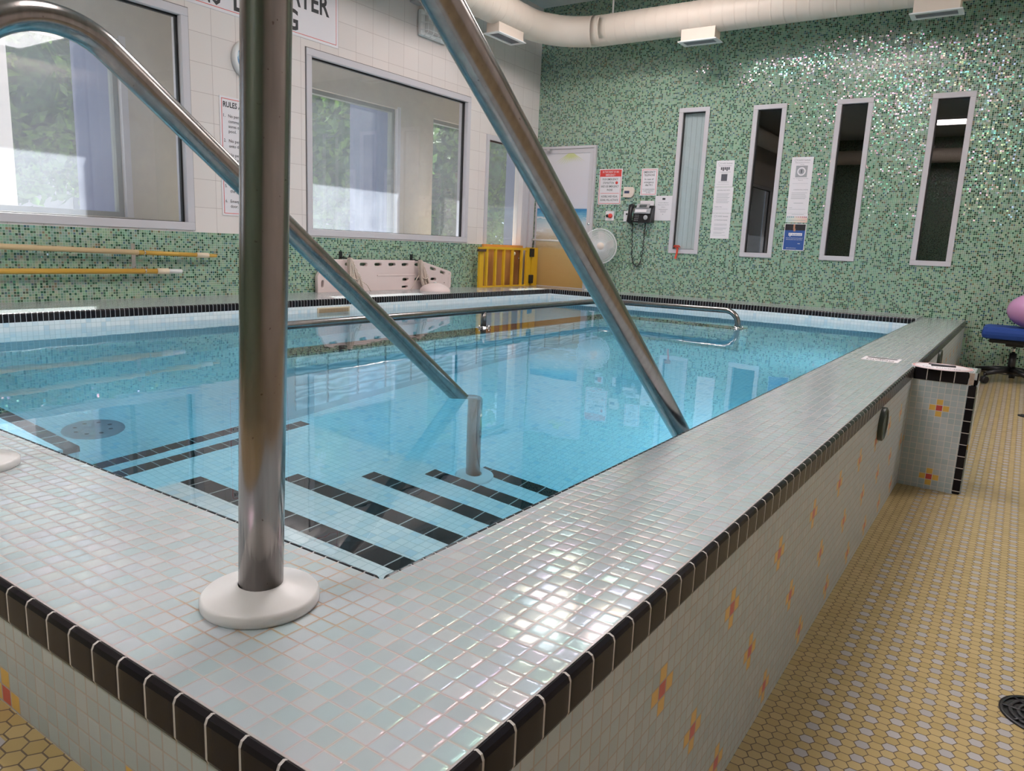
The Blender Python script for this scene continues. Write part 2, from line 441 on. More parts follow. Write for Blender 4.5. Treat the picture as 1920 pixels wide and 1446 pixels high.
# back wall with four narrow windows
NW = [(-2.398, -2.081, 0.453, 1.882), (-1.652, -1.344, 0.449, 1.864), (-0.908, -0.607, 0.45, 1.865), (-0.155, 0.159, 0.442, 1.861)]
mb = MB()
slab_holes(mb, XL, XR + 0.2, FZ - 0.1, CZ, NW, lambda a, b, c, d: mb.box(a, b, YB, YB + 0.12, c, d))
structure(mb.build('wall_back', M_green))
mb = MB(); mb.box(XR, XR + 0.15, YR, YB, FZ - 0.1, CZ); structure(mb.build('wall_right', M_white_tile))
mb = MB(); mb.box(XL, XR, YR - 0.15, YR, FZ - 0.1, CZ); structure(mb.build('wall_rear', M_green))
mb = MB(); mb.box(XL - 0.1, XR + 0.1, YR - 0.1, YB + 0.1, CZ, CZ + 0.1); structure(mb.build('ceiling', M_ceiling))
# floor: level by the near half, rising gently to the back wall
mb = MB(); bm = mb.bm
def quad(pts, mi=0):
    f = bm.faces.new([bm.verts.new(p) for p in pts]); f.material_index = mi
FB = -0.41
quad([(CW - 0.02, YR, FZ), (XR, YR, FZ), (XR, 3.3, FZ), (CW - 0.02, 3.3, FZ)])
quad([(CW - 0.02, 3.3, FZ), (XR, 3.3, FZ), (XR, YB, FB), (CW - 0.02, YB, FB)])
quad([(XL, YR, FZ), (CW - 0.02, YR, FZ), (CW - 0.02, -CW + 0.02, FZ), (XL, -CW + 0.02, FZ)])
structure(mb.build('floor', M_hex))
mb = MB(); mb.box(CW + 0.01, XR, YB - 0.012, YB, FB - 0.02, FB + 0.012); structure(mb.build('baseboard_back', mat('beige base tile', (0.55, 0.50, 0.42), 0.4, var=0.05)))

# raised entry step along the near pool wall
mb = MB(); mb.box(-3.2, 0.12, -1.30, -CW + 0.01, FZ - 0.02, -0.19, 1)
for f in mb.bm.faces:
    if f.calc_center_median().z > -0.2: f.material_index = 0
tag(mb.build('entry_step', [M_hex, M_outer_n]), 'raised step of yellow and white hexagon tiles against the near pool wall', 'step', kind='structure')

# ------------------------------------------------------------------ pool surround
pool = thing('pool_surround', 'raised pool wall with pearl mosaic coping and black edge tiles', 'pool', kind='structure')
R = 0.010
# core with tiled outer faces: near wall, right wall
mb = MB()
mb.box(XL, 0.004, -CW + 0.004, -0.004, FZ - 0.8, -0.004, 1)
mb.box(0.004, CW - 0.004, -CW + 0.004, YB, FZ - 0.8, -0.004, 0)
mb.build('outer_wall', [M_outer, M_outer_n], pool)
# inner shell walls (seen through the water)
mb = MB(); ZB = -1.27
mb.box(0.0, 0.1, -0.1, PL + 0.1, ZB - 0.1, -0.03)
mb.box(-PW - 0.1, 0.1, -0.1, 0.0, ZB - 0.1, -0.03)
mb.box(-PW - 0.12, -PW, -0.1, PL + 0.12, ZB - 0.1, -0.03)
mb.box(-PW - 0.1, 0.1, PL, PL + 0.12, ZB - 0.1, -0.03)
mb.box(-PW - 0.1, 0.1, -0.1, PL + 0.1, ZB - 0.1, ZB)
mb.build('inner_shell', M_pool, pool)
# copings: slab tops
T = 0.009
mb = MB()
mb.box(T, CW - T, -CW + T, YB, -0.03, 0.0)
mb.box(XL, T, -CW + T, -T, -0.03, 0.0)
mb.box(XL, -PW - T, -T, YB, -0.03, 0.016)
mb.box(-PW - T, T, PL + T, YB, -0.03, 0.016)
mb.box(CW - T, 0.578, 3.083, 3.285, -0.03, 0.0)
mb.build('coping', M_coping, pool)
def trim(name, m, x0, x1, y0, y1, z0=-BP, z1=0.0005):
    b_ = MB(); b_.box(x0, x1, y0, y1, z0, z1); return b_.build(name, m, pool, bevel=0.008)
trim('edge_trim', M_black_y, CW - 0.014, CW + 0.002, -CW - 0.002, 3.08)
trim('edge_trim', M_black_y, CW - 0.014, CW + 0.002, 3.29, YB)
trim('edge_trim', M_black_x, XL, CW - 0.003, -CW - 0.002, -CW + 0.014)
def black_in(nm, ax): return tiles(nm, 0.0268, 0.0026, BLACK, (0.46, 0.46, 0.47), rough=0.22, axes=ax, bumpd=0.0012, spec=0.3)
M_in_x = black_in('narrow black edge tiles along the width', (1, 0, 0)); M_in_y = black_in('narrow black edge tiles along the length', (0, 1, 0))
trim('edge_trim', M_in_x, -PW + 0.001, -0.001, -0.014, 0.002)
trim('edge_trim', M_in_y, -0.002, 0.014, 0.0, PL - 0.001)
trim('edge_trim', M_in_x, -PW, 0.001, PL - 0.002, PL + 0.014, -0.034, 0.0165)
trim('edge_trim', M_in_y, -PW - 0.014, -PW + 0.002, 0.0, PL, -0.034, 0.0165)
# buttress beside the right coping
bt = thing('tiled_buttress', 'short tiled buttress with black edge tiles jutting from the pool wall', 'buttress', (0.45, 3.18, FZ))
def rel(o, par): o.matrix_parent_inverse = Matrix.Translation(-Vector(par.location)); return o
mb = MB(); mb.box(CW - 0.004, 0.560, 3.083, 3.285, FZ, -0.004); rel(mb.build('body', M_block, bt), bt)
bx = [(CW - 0.002, 0.5465, 3.078, 3.092, -BP, 0.0005, M_black_b, 'top_tile'), (CW - 0.002, 0.5465, 3.276, 3.29, -BP, 0.0005, M_black_b, 'top_tile')]
for x0, x1, y0, y1, z0, z1, m_, nm in bx:
    mb = MB(); mb.box(x0, x1, y0, y1, z0, z1); rel(mb.build(nm, m_, bt, bevel=0.004), bt)
mb = MB(); mb.box(0.551, 0.581, 3.079, 3.29, FZ, -BP - 0.003); rel(mb.build('corner_tiles', M_black_z, bt, bevel=0.004), bt)
mb = MB(); mb.box(0.567, 0.583, 3.095, 3.29, -BP, 0.0005); rel(mb.build('corner_tiles', M_black_y, bt, bevel=0.004), bt)
mb = MB(); mb.box(0.575, 0.586, 3.10, 3.28, FZ, -BP - 0.003); rel(mb.build('end_strip', M_block, bt), bt)
def broken():
    g = NG('broken tile bed'); n = g.noise(60, g.obj(), 5); g.bsdf(g.mix(n, (0.30, 0.21, 0.16), (0.62, 0.55, 0.48)), 0.9, Normal=g.bump(n, 1.0, 0.004)); return g.m
mb = MB(); mb.box(0.549, 0.568, 3.082, 3.097, -BP, -0.001); o = rel(mb.build('missing_tile_patch', broken(), bt), bt); o['label'] = 'bare crumbled mortar where a corner tile is missing'

# steps in the pool
def step(x0, x1, y0, y1, z, ny=None, nx=None):
    b_ = MB(); b_.box(x0, x1, y0, y1, ZB - 0.02, z); o = b_.build('step', M_pool, pool)
    n_ = MB()
    if ny: n_.box(x0, x1, y1 - 0.052, y1 + 0.003, z - 0.052, z + 0.002)
    if nx: n_.box(x0 - 0.003, x0 + 0.052, y0, y1, z - 0.052, z + 0.002)
    n_.build('nosing', M_black_step, o)
M_black_step = tiles('black nosing tiles', 0.081, 0.0035, BLACK, (0.50, 0.53, 0.52), rough=0.2, axes=(1, 1, 0), off=(0.02, 0.03, 0), bumpd=0.0005, pitches=(0.081, 0.081, 0.081))
M_black_step_x = tiles('black nosing tiles across', 0.081, 0.0035, BLACK, (0.50, 0.53, 0.52), rough=0.2, axes=(1, 0, 0), off=(0.02, 0, 0), bumpd=0.0005)
M_black_step_y = tiles('black nosing tiles along', 0.054, 0.0030, BLACK, (0.50, 0.53, 0.52), rough=0.2, axes=(0, 1, 0), off=(0, 0.03, 0), bumpd=0.0005)
M_black_step = M_black_step_x
for k, y1 in enumerate((0.33, 0.635, 0.94, 1.245, 1.55)):
    step(-0.95, 0.0, 0.0, y1, -0.27 - 0.2 * k, ny=True)
M_black_step = M_black_step_y
step(-1.68, -0.95, 0.0, 1.26, -0.87, nx=True)
step(-1.97, -0.95, 0.0, 1.27, -1.07, nx=True)
M_black_step = M_black_step_x
step(-PW, -1.97, 0.0, 0.52, -0.87, ny=True)

# glass block divider below the water with black top
dv = thing('glass_block_divider', 'submerged glass block wall with dark tiled top inside the pool', 'divider', (-2.15, 3.2, ZB))
M_top = tiles('dark divider cap', BP, 0.003, [(0.0, (0.02, 0.016, 0.016)), (0.5, (0.03, 0.024, 0.022))], (0.42, 0.38, 0.36), rough=0.3, bumpd=0.0005)
ZT = -0.088
mb = MB(); mb.box(-2.24, -2.05, 1.44, 4.99, ZT - 0.052, ZT); mb.box(-2.05, -1.0, 4.80, 4.99, ZT - 0.052, ZT); rel(mb.build('cap', M_top, dv), dv)
mb = MB(); mb.box(-2.235, -2.055, 1.445, 4.985, ZB, ZT - 0.052); mb.box(-2.055, -1.005, 4.805, 4.985, ZB, ZT - 0.052)
rel(mb.build('mortar', mat('divider mortar', (0.50, 0.60, 0.62), 0.6, var=0.05), dv), dv)
mb = MB()
for r_ in range(5):
    z0 = -1.16 + 0.2 * r_; y = 1.536
    if r_ == 4: zt = ZT - 0.06
    else: zt = z0 + 0.185
    if zt - z0 > 0.19: zt = z0 + 0.185
    while y < 4.7:
        mb.box(-2.056, -2.045, y, y + 0.185, z0, zt, bev=0.004); y += 0.2
    x = -2.03
    while x < -1.1:
        mb.box(x, x + 0.185, 4.795, 4.806, z0, zt, bev=0.004); x += 0.2
rel(mb.build('glass_blocks', M_gblock, dv), dv)

# unseen lamps added under the water to brighten it, near and right walls
M_uw = emit('added fill lamp lens', (0.80, 0.93, 1.0), 42.0)
for loc, ax, lb in (((-2.5, 0.0, -0.45), (0, 1, 0), 'underwater lamp in the near pool wall'), ((0.0, 2.6, -0.75), (-1, 0, 0), 'underwater lamp in the right pool wall, nearer the steps'), ((0.0, 4.8, -0.75), (-1, 0, 0), 'underwater lamp in the right pool wall, at the far end')):
    t = thing('added_fill_lamp', lb, 'lamp', loc, group='underwater pool lamps')
    mb = MB(); mb.lathe([(0.10, 0.0), (0.13, 0.0), (0.13, 0.012), (0.10, 0.018)], axis=ax, seg=32); mb.build('rim', M_plastic, t)
    mb = MB(); mb.lathe([(0, 0.016), (0.06, 0.014), (0.10, 0.006)], axis=ax, seg=32); mb.build('lens', M_uw, t)

# floor drain cover in the pool, far line and flower
mb = MB(); mb.lathe([(0, 0.012), (0.10, 0.012), (0.115, 0.006), (0.12, 0.0)], (-2.5, 0.83, ZB))
dr = thing('pool_drain_cover', 'round grey drain cover on the pool bottom near the left of the photo', 'drain', (-2.5, 0.83, ZB))
rel(mb.build('cover', mat('grey drain plastic', (0.33, 0.32, 0.34), 0.5, var=0.2), dr), dr)
for k in range(8):
    mb = MB(); mb.lathe([(0.0, 0.0006), (0.009, 0.0005)], (-2.5 + 0.07 * math.cos(k * PI / 4), 0.83 + 0.07 * math.sin(k * PI / 4), ZB + 0.012), seg=10)
    rel(mb.build('slot_hole', M_black, dr), dr)

# water body
mb = MB(); mb.box(-PW - 0.02, 0.02, -0.02, PL + 0.02, ZB - 0.03, WZ)
wt = mb.build('pool_water', M_water); tag(wt, 'clear blue water filling the tiled pool', 'water', kind='stuff')

# ------------------------------------------------------------------ pool stair handrails
def handrail(X, label, zc, ze, rb):
    t = thing('pool_handrail', label, 'handrail', (X, -0.152, 0.0), group=None)
    TR = 0.0275
    A = (X, -0.152, 0.0); B = (X, -0.152, zc)
    el = (X, 1.455, ze); F = (X, 1.455, -1.07)
    pts = [Vector(A), Vector((X, -0.152, 0.25))] + arc3(A, B, el, rb, 22)
    pts += arc3(B, el, F, 0.07, 8) + [Vector(F)]
    for p in pts: p.x += 0.045 * max(p.z, -0.16)      # the rails lean very slightly inwards
    mb = MB(); mb.tube(pts, TR, 28); rel(mb.build('rail_tube', M_steel, t), t)
    prof = [(0.0, 0.0), (0.072, 0.0), (0.0735, 0.003), (0.0735, 0.0125), (0.070, 0.0165), (0.033, 0.026), (0.031, 0.0275), (0.0275, 0.0275)]
    mb = MB(); mb.lathe(prof, (X, -0.152, 0.0), seg=56); f = rel(mb.build('base_flange', M_plastic, t), t); f['label'] = 'white plastic base flange'
    mb = MB(); mb.lathe(prof, (X, 1.455, -1.07), seg=40); f = rel(mb.build('underwater_flange', M_plastic, t), t); f['label'] = 'white flange under the water'
    return t
handrail(-0.066, 'steel pool handrail standing in front, post on the coping nearest the viewer', 1.003, -0.167, 0.125)
handrail(-0.93, 'steel pool handrail to the left, arching down into the water beside the steps', 1.02, -0.157, 0.178)

# grab rail on the divider
gr = thing('grab_rail', 'low L-shaped steel grab rail just above the water on the divider', 'rail', (-2.21, 3.213, WZ))
RZ = 0.036; r_ = 0.021
pts = [Vector((-2.21, 1.50, -0.09))] + arc3((-2.21, 1.5, -0.09), (-2.21, 1.5, RZ), (-2.21, 3, RZ), 0.09, 8) + [Vector((-2.21, 3.0, RZ))] + \
      arc3((-2.21, 3, RZ), (-2.21, 4.86, RZ), (-1.5, 4.86, RZ + 0.008), 0.12, 10) + [Vector((-1.5, 4.86, RZ + 0.008))] + \
      arc3((-1.5, 4.86, RZ + 0.008), (-1.045, 4.86, RZ + 0.012), (-1.045, 4.86, -0.09), 0.10, 10) + [Vector((-1.045, 4.86, -0.09))]
mb = MB(); mb.tube(pts, r_, 18); rel(mb.build('rail_tube', M_steel, gr), gr)
for (x, y) in ((-2.21, 3.213),):
    mb = MB(); mb.cyl((x, y, -0.085), (x, y, RZ), 0.019, seg=16); rel(mb.build('post', M_steel, gr), gr)
for (x, y) in ((-2.21, 1.5), (-2.21, 3.213), (-1.045, 4.86)):
    mb = MB(); mb.lathe([(0, 0), (0.048, 0), (0.048, 0.008), (0.024, 0.012), (0.022, 0.018)], (x, y, ZT + 0.001), seg=24)
    fl = rel(mb.build('mounting_plate', M_chrome, gr), gr)
    for k in range(3):
        mb = MB(); mb.cyl((x + 0.037 * math.cos(k * 2.1 + .4), y + 0.037 * math.sin(k * 2.1 + .4), ZT + 0.005), (x + 0.037 * math.cos(k * 2.1 + .4), y + 0.037 * math.sin(k * 2.1 + .4), ZT + 0.026), 0.006, seg=6)
        mb.build('bolt', M_chrome, fl)

# beige skimmer grille on the far inner wall
sk = thing('skimmer_grille', 'beige slotted water inlet grille in the tiled pool side below the spine board', 'grille', (-PW, 3.09, -0.076))
mb = MB(); mb.box(0, 0.006, -0.158, 0.158, -0.031, 0.031); mb.build('frame', mat('beige plastic', (0.66, 0.55, 0.38), 0.5, var=0.03), sk, bevel=0.003)
mb = MB()
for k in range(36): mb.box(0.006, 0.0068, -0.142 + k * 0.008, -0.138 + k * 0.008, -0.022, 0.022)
mb.build('slots', mat('brown slot strips', (0.22, 0.12, 0.05), 0.7, var=0.1), sk)  # thin brown strips laid on the frame as slots

# ------------------------------------------------------------------ left wall windows (frame, gasket, pane)
def big_window(name, y0, y1, z0, z1, label):
    t = thing(name, label, 'window', (XL, (y0 + y1) / 2, z0), kind='structure')
    fw = 0.052
    mb = MB()
    for a, b, c, d in ((y0, y1, z1 - fw, z1), (y0, y1, z0, z0 + fw), (y0, y0 + fw, z0 + fw, z1 - fw), (y1 - fw, y1, z0 + fw, z1 - fw)):
        mb.box(XL - 0.10, XL + 0.012, a, b, c, d)
    rel(mb.build('window_frame', M_frame, t, bevel=0.003), t)
    mb = MB(); g_ = 0.012; i0, i1, j0, j1 = y0 + fw, y1 - fw, z0 + fw, z1 - fw
    for a, b, c, d in ((i0, i1, j1 - g_, j1), (i0, i1, j0, j0 + g_ / 3), (i0, i0 + g_, j0, j1), (i1 - g_, i1, j0, j1)):
        mb.box(XL - 0.055, XL - 0.03, a, b, c, d)
    rel(mb.build('gasket', M_gasket, t), t)
    mb = MB(); mb.box(XL - 0.048, XL - 0.044, i0, i1, j0, j1); rel(mb.build('pane', M_glass, t), t)
    # thin dark outline and sealant round the frame
    mb = MB(); e = 0.006
    for a, b, c, d in ((y0 - e, y1 + e, z1, z1 + e), (y0 - e, y0, z0, z1), (y1, y1 + e, z0, z1)):
        mb.box(XL - 0.002, XL + 0.003, a, b, c, d)
    rel(mb.build('sealant', mat('grey sealant', (0.16, 0.14, 0.14), 0.7, var=0.1), t), t)
big_window('window_1', *WIN[0], 'big fixed window in the left wall, outside the photo on the left')
big_window('window_2', *WIN[1], 'big window behind the left handrail')
big_window('window_3', *WIN[2], 'big window between the rules sign and the door')

# cavity and exterior wall with openings
EXT = [(-2.9, -1.0, 0.50, 1.735), (0.3, 2.20, 0.54, 1.735), (3.0, 4.965, 0.50, 1.735), (5.51, 7.75, 0.30, 1.735)]
M_beige = mat('beige render', (0.56, 0.50, 0.42), 0.85, var=0.04)
mb = MB()
slab_holes(mb, YR - 0.2, 8.1, FZ - 0.4, CZ, EXT, lambda a, b, c, d: mb.box(XE - 0.12, XE, a, b, c, d))
structure(mb.build('wall_exterior', M_beige))
mb = MB(); mb.box(XE, XL - 0.13, YR, 8.0, 2.02, 2.08); mb.box(XE, XL - 0.13, YR, 8.0, FZ - 0.4, 0.28); mb.box(XE, XL - 0.13, 7.9, 8.0, 0.28, 2.02)
structure(mb.build('trim_1', M_beige))
for k, (y0, y1, z0, z1) in enumerate(EXT):
    t = thing('window_%d' % (k + 4), ['outer window behind the first left window', 'outer window seen through the big window behind the left handrail',
        'outer window seen through the big window beside the door', 'outer window seen through the door light'][k], 'window', (XE, (y0 + y1) / 2, z0), kind='structure')
    fw = 0.035; mb = MB()
    for a, b, c, d in ((y0, y1, z1 - fw, z1), (y0, y1, z0, z0 + fw), (y0, y0 + fw, z0 + fw, z1 - fw), (y1 - fw, y1, z0 + fw, z1 - fw)):
        mb.box(XE - 0.10, XE - 0.04, a, b, c, d)
    rel(mb.build('window_frame', mat('olive grey frame', (0.22, 0.22, 0.19), 0.4, var=0.03), t), t)
    mb = MB(); mb.box(XE - 0.072, XE - 0.068, y0 + fw, y1 - fw, z0 + fw, z1 - fw); rel(mb.build('pane', M_glass_ext, t), t)
    mb = MB(); mb.box(XE - 0.03, XE + 0.004, y1 - 0.001, y1 + 0.045, z0, z1 + 0.02); rel(mb.build('jamb_trim', M_frame, t), t)

# ------------------------------------------------------------------ outside
mb = MB(); mb.box(-40, XE - 0.12, -30, 40, -0.75, -0.65); structure(mb.build('ground', mat('pale paving', (0.55, 0.53, 0.50), 0.9, var=0.15, scale=1.5)))
M_slate = mat('slate blue cladding', (0.075, 0.09, 0.17), 0.7, var=0.05)
FINL = ['slate blue wall fin outside the left window', 'slate blue wall fin outside the window beside the door', 'slate blue wall fin outside the door light']
for k, (yy, ln) in enumerate(((2.20, 0.55), (4.965, 0.55), (7.75, 0.5))):
    mb = MB(); mb.box(XE - 0.12 - ln, XE - 0.12, yy, yy + 0.12, -0.65, 2.4)
    tag(mb.build('wall_fin', M_slate), FINL[k], 'wall fin', 'wall fins outside the windows')
# vegetation
def leafmat(nm, a, b_):
    g = NG(nm); r = g.white(g.vm('FLOOR', g.vm('MULTIPLY', g.geo()['Position'], (14, 14, 14))))['Value']
    col = g.mix(r, a, b_)
    p = g.n('ShaderNodeBsdfPrincipled'); g.put(p.inputs['Base Color'], col); p.inputs['Roughness'].default_value = 0.6
    tr = g.n('ShaderNodeBsdfTranslucent'); g.put(tr.inputs[0], col)
    mx = g.n('ShaderNodeMixShader'); mx.inputs[0].default_value = 0.4
    g.t.links.new(p.outputs[0], mx.inputs[1]); g.t.links.new(tr.outputs[0], mx.inputs[2]); g.t.links.new(mx.outputs[0], g.out.inputs[0]); return g.m
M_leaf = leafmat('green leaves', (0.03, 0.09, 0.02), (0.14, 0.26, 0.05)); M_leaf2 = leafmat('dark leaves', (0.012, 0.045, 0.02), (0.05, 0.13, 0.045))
M_bark = mat('bark', (0.14, 0.10, 0.07), 0.9, var=0.3)
def tree(x, y, z0, z1, rx, ry, label, n=2600, m_=None, leaf=0.09, name='tree'):
    t = thing(name, label, 'tree', (x, y, -0.65), group='trees outside the windows')
    mb = MB(); mb.tube([(0, 0, 0), (0.05, 0.02, (z0 + z1) / 4 + .3), (0, 0, (z0 + z1) / 2 + 0.65)], 0.09, 8, rfn=lambda f: 1 - 0.6 * f); mb.build('trunk', M_bark, t)
    mb = MB(); zc = (z0 + z1) / 2 + 0.65; rz = (z1 - z0) / 2
    for _ in range(n):
        d = Vector((random.gauss(0, 1), random.gauss(0, 1), random.gauss(0, 1))).normalized()
        rr = random.uniform(0.45, 1.0) ** 0.6 * (0.85 + 0.25 * math.sin(5 * d.x + 3 * d.z) * math.cos(4 * d.y))
        c = Vector((d.x * rx * rr, d.y * ry * rr, zc + d.z * rz * rr))
        a = Vector((random.gauss(0, 1), random.gauss(0, 1), random.gauss(0, 1))).normalized(); b_ = a.orthogonal().normalized()
        s_ = leaf * random.uniform(0.6, 1.3)
        vs = [mb.bm.verts.new(c + a * s_), mb.bm.verts.new(c + b_ * s_ * 0.45), mb.bm.verts.new(c - a * s_), mb.bm.verts.new(c - b_ * s_ * 0.45)]
        mb.bm.faces.new(vs)
    mb.build('foliage', m_ or M_leaf, t)
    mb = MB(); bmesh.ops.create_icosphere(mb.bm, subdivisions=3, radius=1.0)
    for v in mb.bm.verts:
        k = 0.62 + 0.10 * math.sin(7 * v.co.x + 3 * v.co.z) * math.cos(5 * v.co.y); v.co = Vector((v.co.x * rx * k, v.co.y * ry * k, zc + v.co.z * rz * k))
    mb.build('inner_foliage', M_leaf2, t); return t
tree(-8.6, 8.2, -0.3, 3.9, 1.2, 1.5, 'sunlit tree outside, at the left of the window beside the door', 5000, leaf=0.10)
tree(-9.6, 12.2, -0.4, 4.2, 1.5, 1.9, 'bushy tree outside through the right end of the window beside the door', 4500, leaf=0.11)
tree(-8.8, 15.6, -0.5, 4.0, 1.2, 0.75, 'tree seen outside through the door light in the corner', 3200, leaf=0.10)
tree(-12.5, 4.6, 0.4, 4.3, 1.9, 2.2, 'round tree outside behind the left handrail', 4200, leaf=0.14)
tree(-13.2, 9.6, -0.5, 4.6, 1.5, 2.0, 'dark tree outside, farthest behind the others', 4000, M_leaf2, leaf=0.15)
# neighbouring building and post
nb = thing('neighbour_building', 'pale building outside beyond the trees seen through the left window', 'building', (-17, 4, -0.65))
mb = MB(); mb.box(-1.5, 1.5, -12, 14, 0, 3.1); mb.build('facade', mat('pale facade', (0.50, 0.47, 0.50), 0.9, var=0.1), nb)
mb = MB(); mb.box(-1.7, 1.7, -12.2, 14.2, 3.1, 3.35); mb.build('roof', mat('grey roof', (0.25, 0.24, 0.27), 0.8, var=0.1), nb)
for k in range(6):
    mb = MB(); mb.box(1.5, 1.53, -9 + 4 * k, -7.4 + 4 * k, 1.1, 2.4); mb.build('window', mat('building window', (0.06, 0.08, 0.11), 0.1, var=0.1), nb)
mb = MB(); mb.box(-6.65, -6.45, 2.02, 2.24, -0.65, 3.4); tag(mb.build('porch_post', mat('white painted post', (0.60, 0.58, 0.62), 0.7, var=0.05)), 'pale square post outside the left window', 'post')
mb = MB(); mb.box(-6.2, -6.05, 3.02, 3.75, -0.65, 0.72); tag(mb.build('garden_wall', mat('white painted wall', (0.72, 0.70, 0.72), 0.8, var=0.04)), 'low white wall outside the left window', 'wall')
mb = MB(); mb.box(-6.7, -6.6, 6.5, 6.62, -0.65, 3.0); tag(mb.build('garden_post', M_slate), 'dark post in front of the trees outside the window beside the door', 'post')

# ------------------------------------------------------------------ narrow windows on the back wall
NWL = ['narrow window with a white blind, leftmost of four', 'narrow dark window, second from the left', 'narrow dark window, third from the left', 'narrow dark window, rightmost of four']
for k, (x0, x1, z0, z1) in enumerate(NW):
    t = thing('window_%d' % (k + 8), NWL[k] + ' in the green wall', 'window', ((x0 + x1) / 2, YB, z0), kind='structure')
    fw = 0.043; mb = MB()
    for a, b, c, d in ((x0, x1, z1 - fw, z1), (x0, x1, z0, z0 + fw), (x0, x0 + fw, z0 + fw, z1 - fw), (x1 - fw, x1, z0 + fw, z1 - fw)):
        mb.box(a, b, YB - 0.012, YB + 0.09, c, d)
    rel(mb.build('window_frame', M_frame, t, bevel=0.003), t)
    a0, a1, c0, c1 = x0 + fw, x1 - fw, z0 + fw, z1 - fw
    mb = MB(); g_ = 0.008
    for a, b, c, d in ((a0, a1, c1 - g_, c1), (a0, a1, c0, c0 + g_ / 2), (a0, a0 + g_ * 1.3, c0, c1), (a1 - g_ / 3, a1, c0, c1)): mb.box(a, b, YB + 0.012, YB + 0.03, c, d)
    rel(mb.build('gasket', M_gasket, t), t)
    mb = MB(); mb.box(a0, a1, YB + 0.020, YB + 0.024, c0, c1); rel(mb.build('pane', M_glass_ext if k == 0 else M_glass_dark, t), t)
    if k == 0:
        mb = MB()
        n = 9
        for i in range(n):
            xa = a0 + (a1 - a0) * i / n; xb = a0 + (a1 - a0) * (i + 1) / n
            mb.box(xa + 0.0008, xb, YB + 0.05 + 0.003 * (i % 2), YB + 0.053 + 0.003 * (i % 2), c0, c1)
        rel(mb.build('blind', mat('white blind cloth', (0.62, 0.67, 0.68), 0.8, var=0.05), t), t)
# room behind the dark windows
mb = MB(); x0, x1, y0, y1 = XL, XR, YB + 0.12, YB + 2.4
mb.box(x0, x1, y1, y1 + 0.1, FZ, CZ); mb.box(x0 - 0.1, x0, y0, y1, FZ, CZ); mb.box(x1, x1 + 0.1, y0, y1, FZ, CZ); mb.box(x0, x1, y0, y1, FZ - 0.1, FZ); mb.box(x0, x1, y0, y1, CZ, CZ + 0.1)
structure(mb.build('wall_office', M_dark))

# ------------------------------------------------------------------ ducts, diffusers, lamps
duct = thing('air_duct', 'cream round spiral air duct hung under the ceiling round the room', 'duct', (0, 0, CZ))
DR = 0.142; DZ = 2.585; xa, ya, xb, yb = XL + 0.45, 6.215, 2.9, -3.4
path = [Vector((xa, 0, DZ))] + arc3((xa, 0, DZ), (xa, ya, DZ), (0, ya, DZ), 0.55, 8) + arc3((0, ya, DZ), (xb, ya, DZ), (xb, 0, DZ), 0.5, 8) + \
       arc3((xb, 0, DZ), (xb, yb, DZ), (0, yb, DZ), 0.5, 8) + arc3((0, yb, DZ), (xa, yb, DZ), (xa, -1, DZ), 0.5, 8) + [Vector((xa, -1, DZ)), Vector((xa, 0, DZ))]
pp = [path[0]]; rad = [DR]; acc = 0.0; STEP = 0.105
for a, b in zip(path, path[1:]):
    L = (b - a).length; d = (b - a) / L if L else None; t = STEP - acc
    while L and t < L:
        for o_, k in ((-0.012, 0), (-0.005, 0), (-0.0015, 0.0022), (0.0015, 0.0022), (0.005, 0), (0.012, 0)):
            if 0.014 < t < L - 0.014: pp.append(a + d * (t + o_)); rad.append(DR + k)
        t += STEP
    acc = (acc + L) % STEP
    pp.append(b); rad.append(DR)
def sweep(mb, pts, rads, seg=26, mi=0):
    rings = []; n = len(pts)
    for i, p in enumerate(pts):
        d = (pts[min(i + 1, n - 1)] - pts[max(i - 1, 0)]).normalized(); u = Vector((0, 0, 1)); v = d.cross(u).normalized()
        rings.append([mb.bm.verts.new(p + (u * math.cos(2 * PI * k / seg) + v * math.sin(2 * PI * k / seg)) * rads[i]) for k in range(seg)])
    for a, b in zip(rings, rings[1:]):
        for k in range(seg):
            f = mb.bm.faces.new((a[k], a[(k + 1) % seg], b[(k + 1) % seg], b[k])); f.smooth = True
mb = MB(); sweep(mb, pp, rad); rel(mb.build('pipe', M_cream, duct), duct)
for (x, y) in ((-2.99, ya), (-0.9, ya), (1.2, ya), (xa, 3.9), (xa, 1.6), (-1.5, yb), (xb, 3.0)):
    mb = MB(); mb.cyl((x, y, DZ + DR - 0.01), (x, y, CZ), 0.009, seg=8); rel(mb.build('hanger_rod', M_plastic, duct), duct)
def diffuser(x, y, rz, label, hw=0.16):
    t = thing('air_diffuser', label, 'diffuser', (x, y, 2.36), rz, 'diffusers under the air duct')
    mb = MB(); mb.box(-hw, hw, -0.07, 0.07, 0.008, 0.15); mb.build('box', M_cream, t)
    mb = MB()
    for a, b, c, d in ((-hw - 0.022, hw + 0.022, -0.09, -0.055), (-hw - 0.022, hw + 0.022, 0.055, 0.09), (-hw - 0.022, -hw + 0.015, -0.055, 0.055), (hw - 0.015, hw + 0.022, -0.055, 0.055)):
        mb.box(a, b, c, d, 0, 0.009)
    mb.build('flange', M_plastic, t)
    mb = MB()
    for k in range(7): mb.box(-hw + 0.015, hw - 0.015, -0.052 + k * 0.016, -0.045 + k * 0.016, 0.004, 0.012)
    mb.build('grille', mat('grey grille', (0.25, 0.25, 0.28), 0.5, var=0.05), t)
diffuser(-2.065, 6.20, 0, 'cream duct diffuser above the narrow windows, nearest the corner of the room')
diffuser(-0.16, 6.20, 0, 'cream duct diffuser above the rightmost narrow window')
diffuser(XL + 0.44, 5.33, PI / 2, 'cream duct diffuser near the room corner above the right handrail', 0.20)
M_lamp = emit('ceiling lamp diffuser', (1.0, 0.90, 0.88), LAMP)
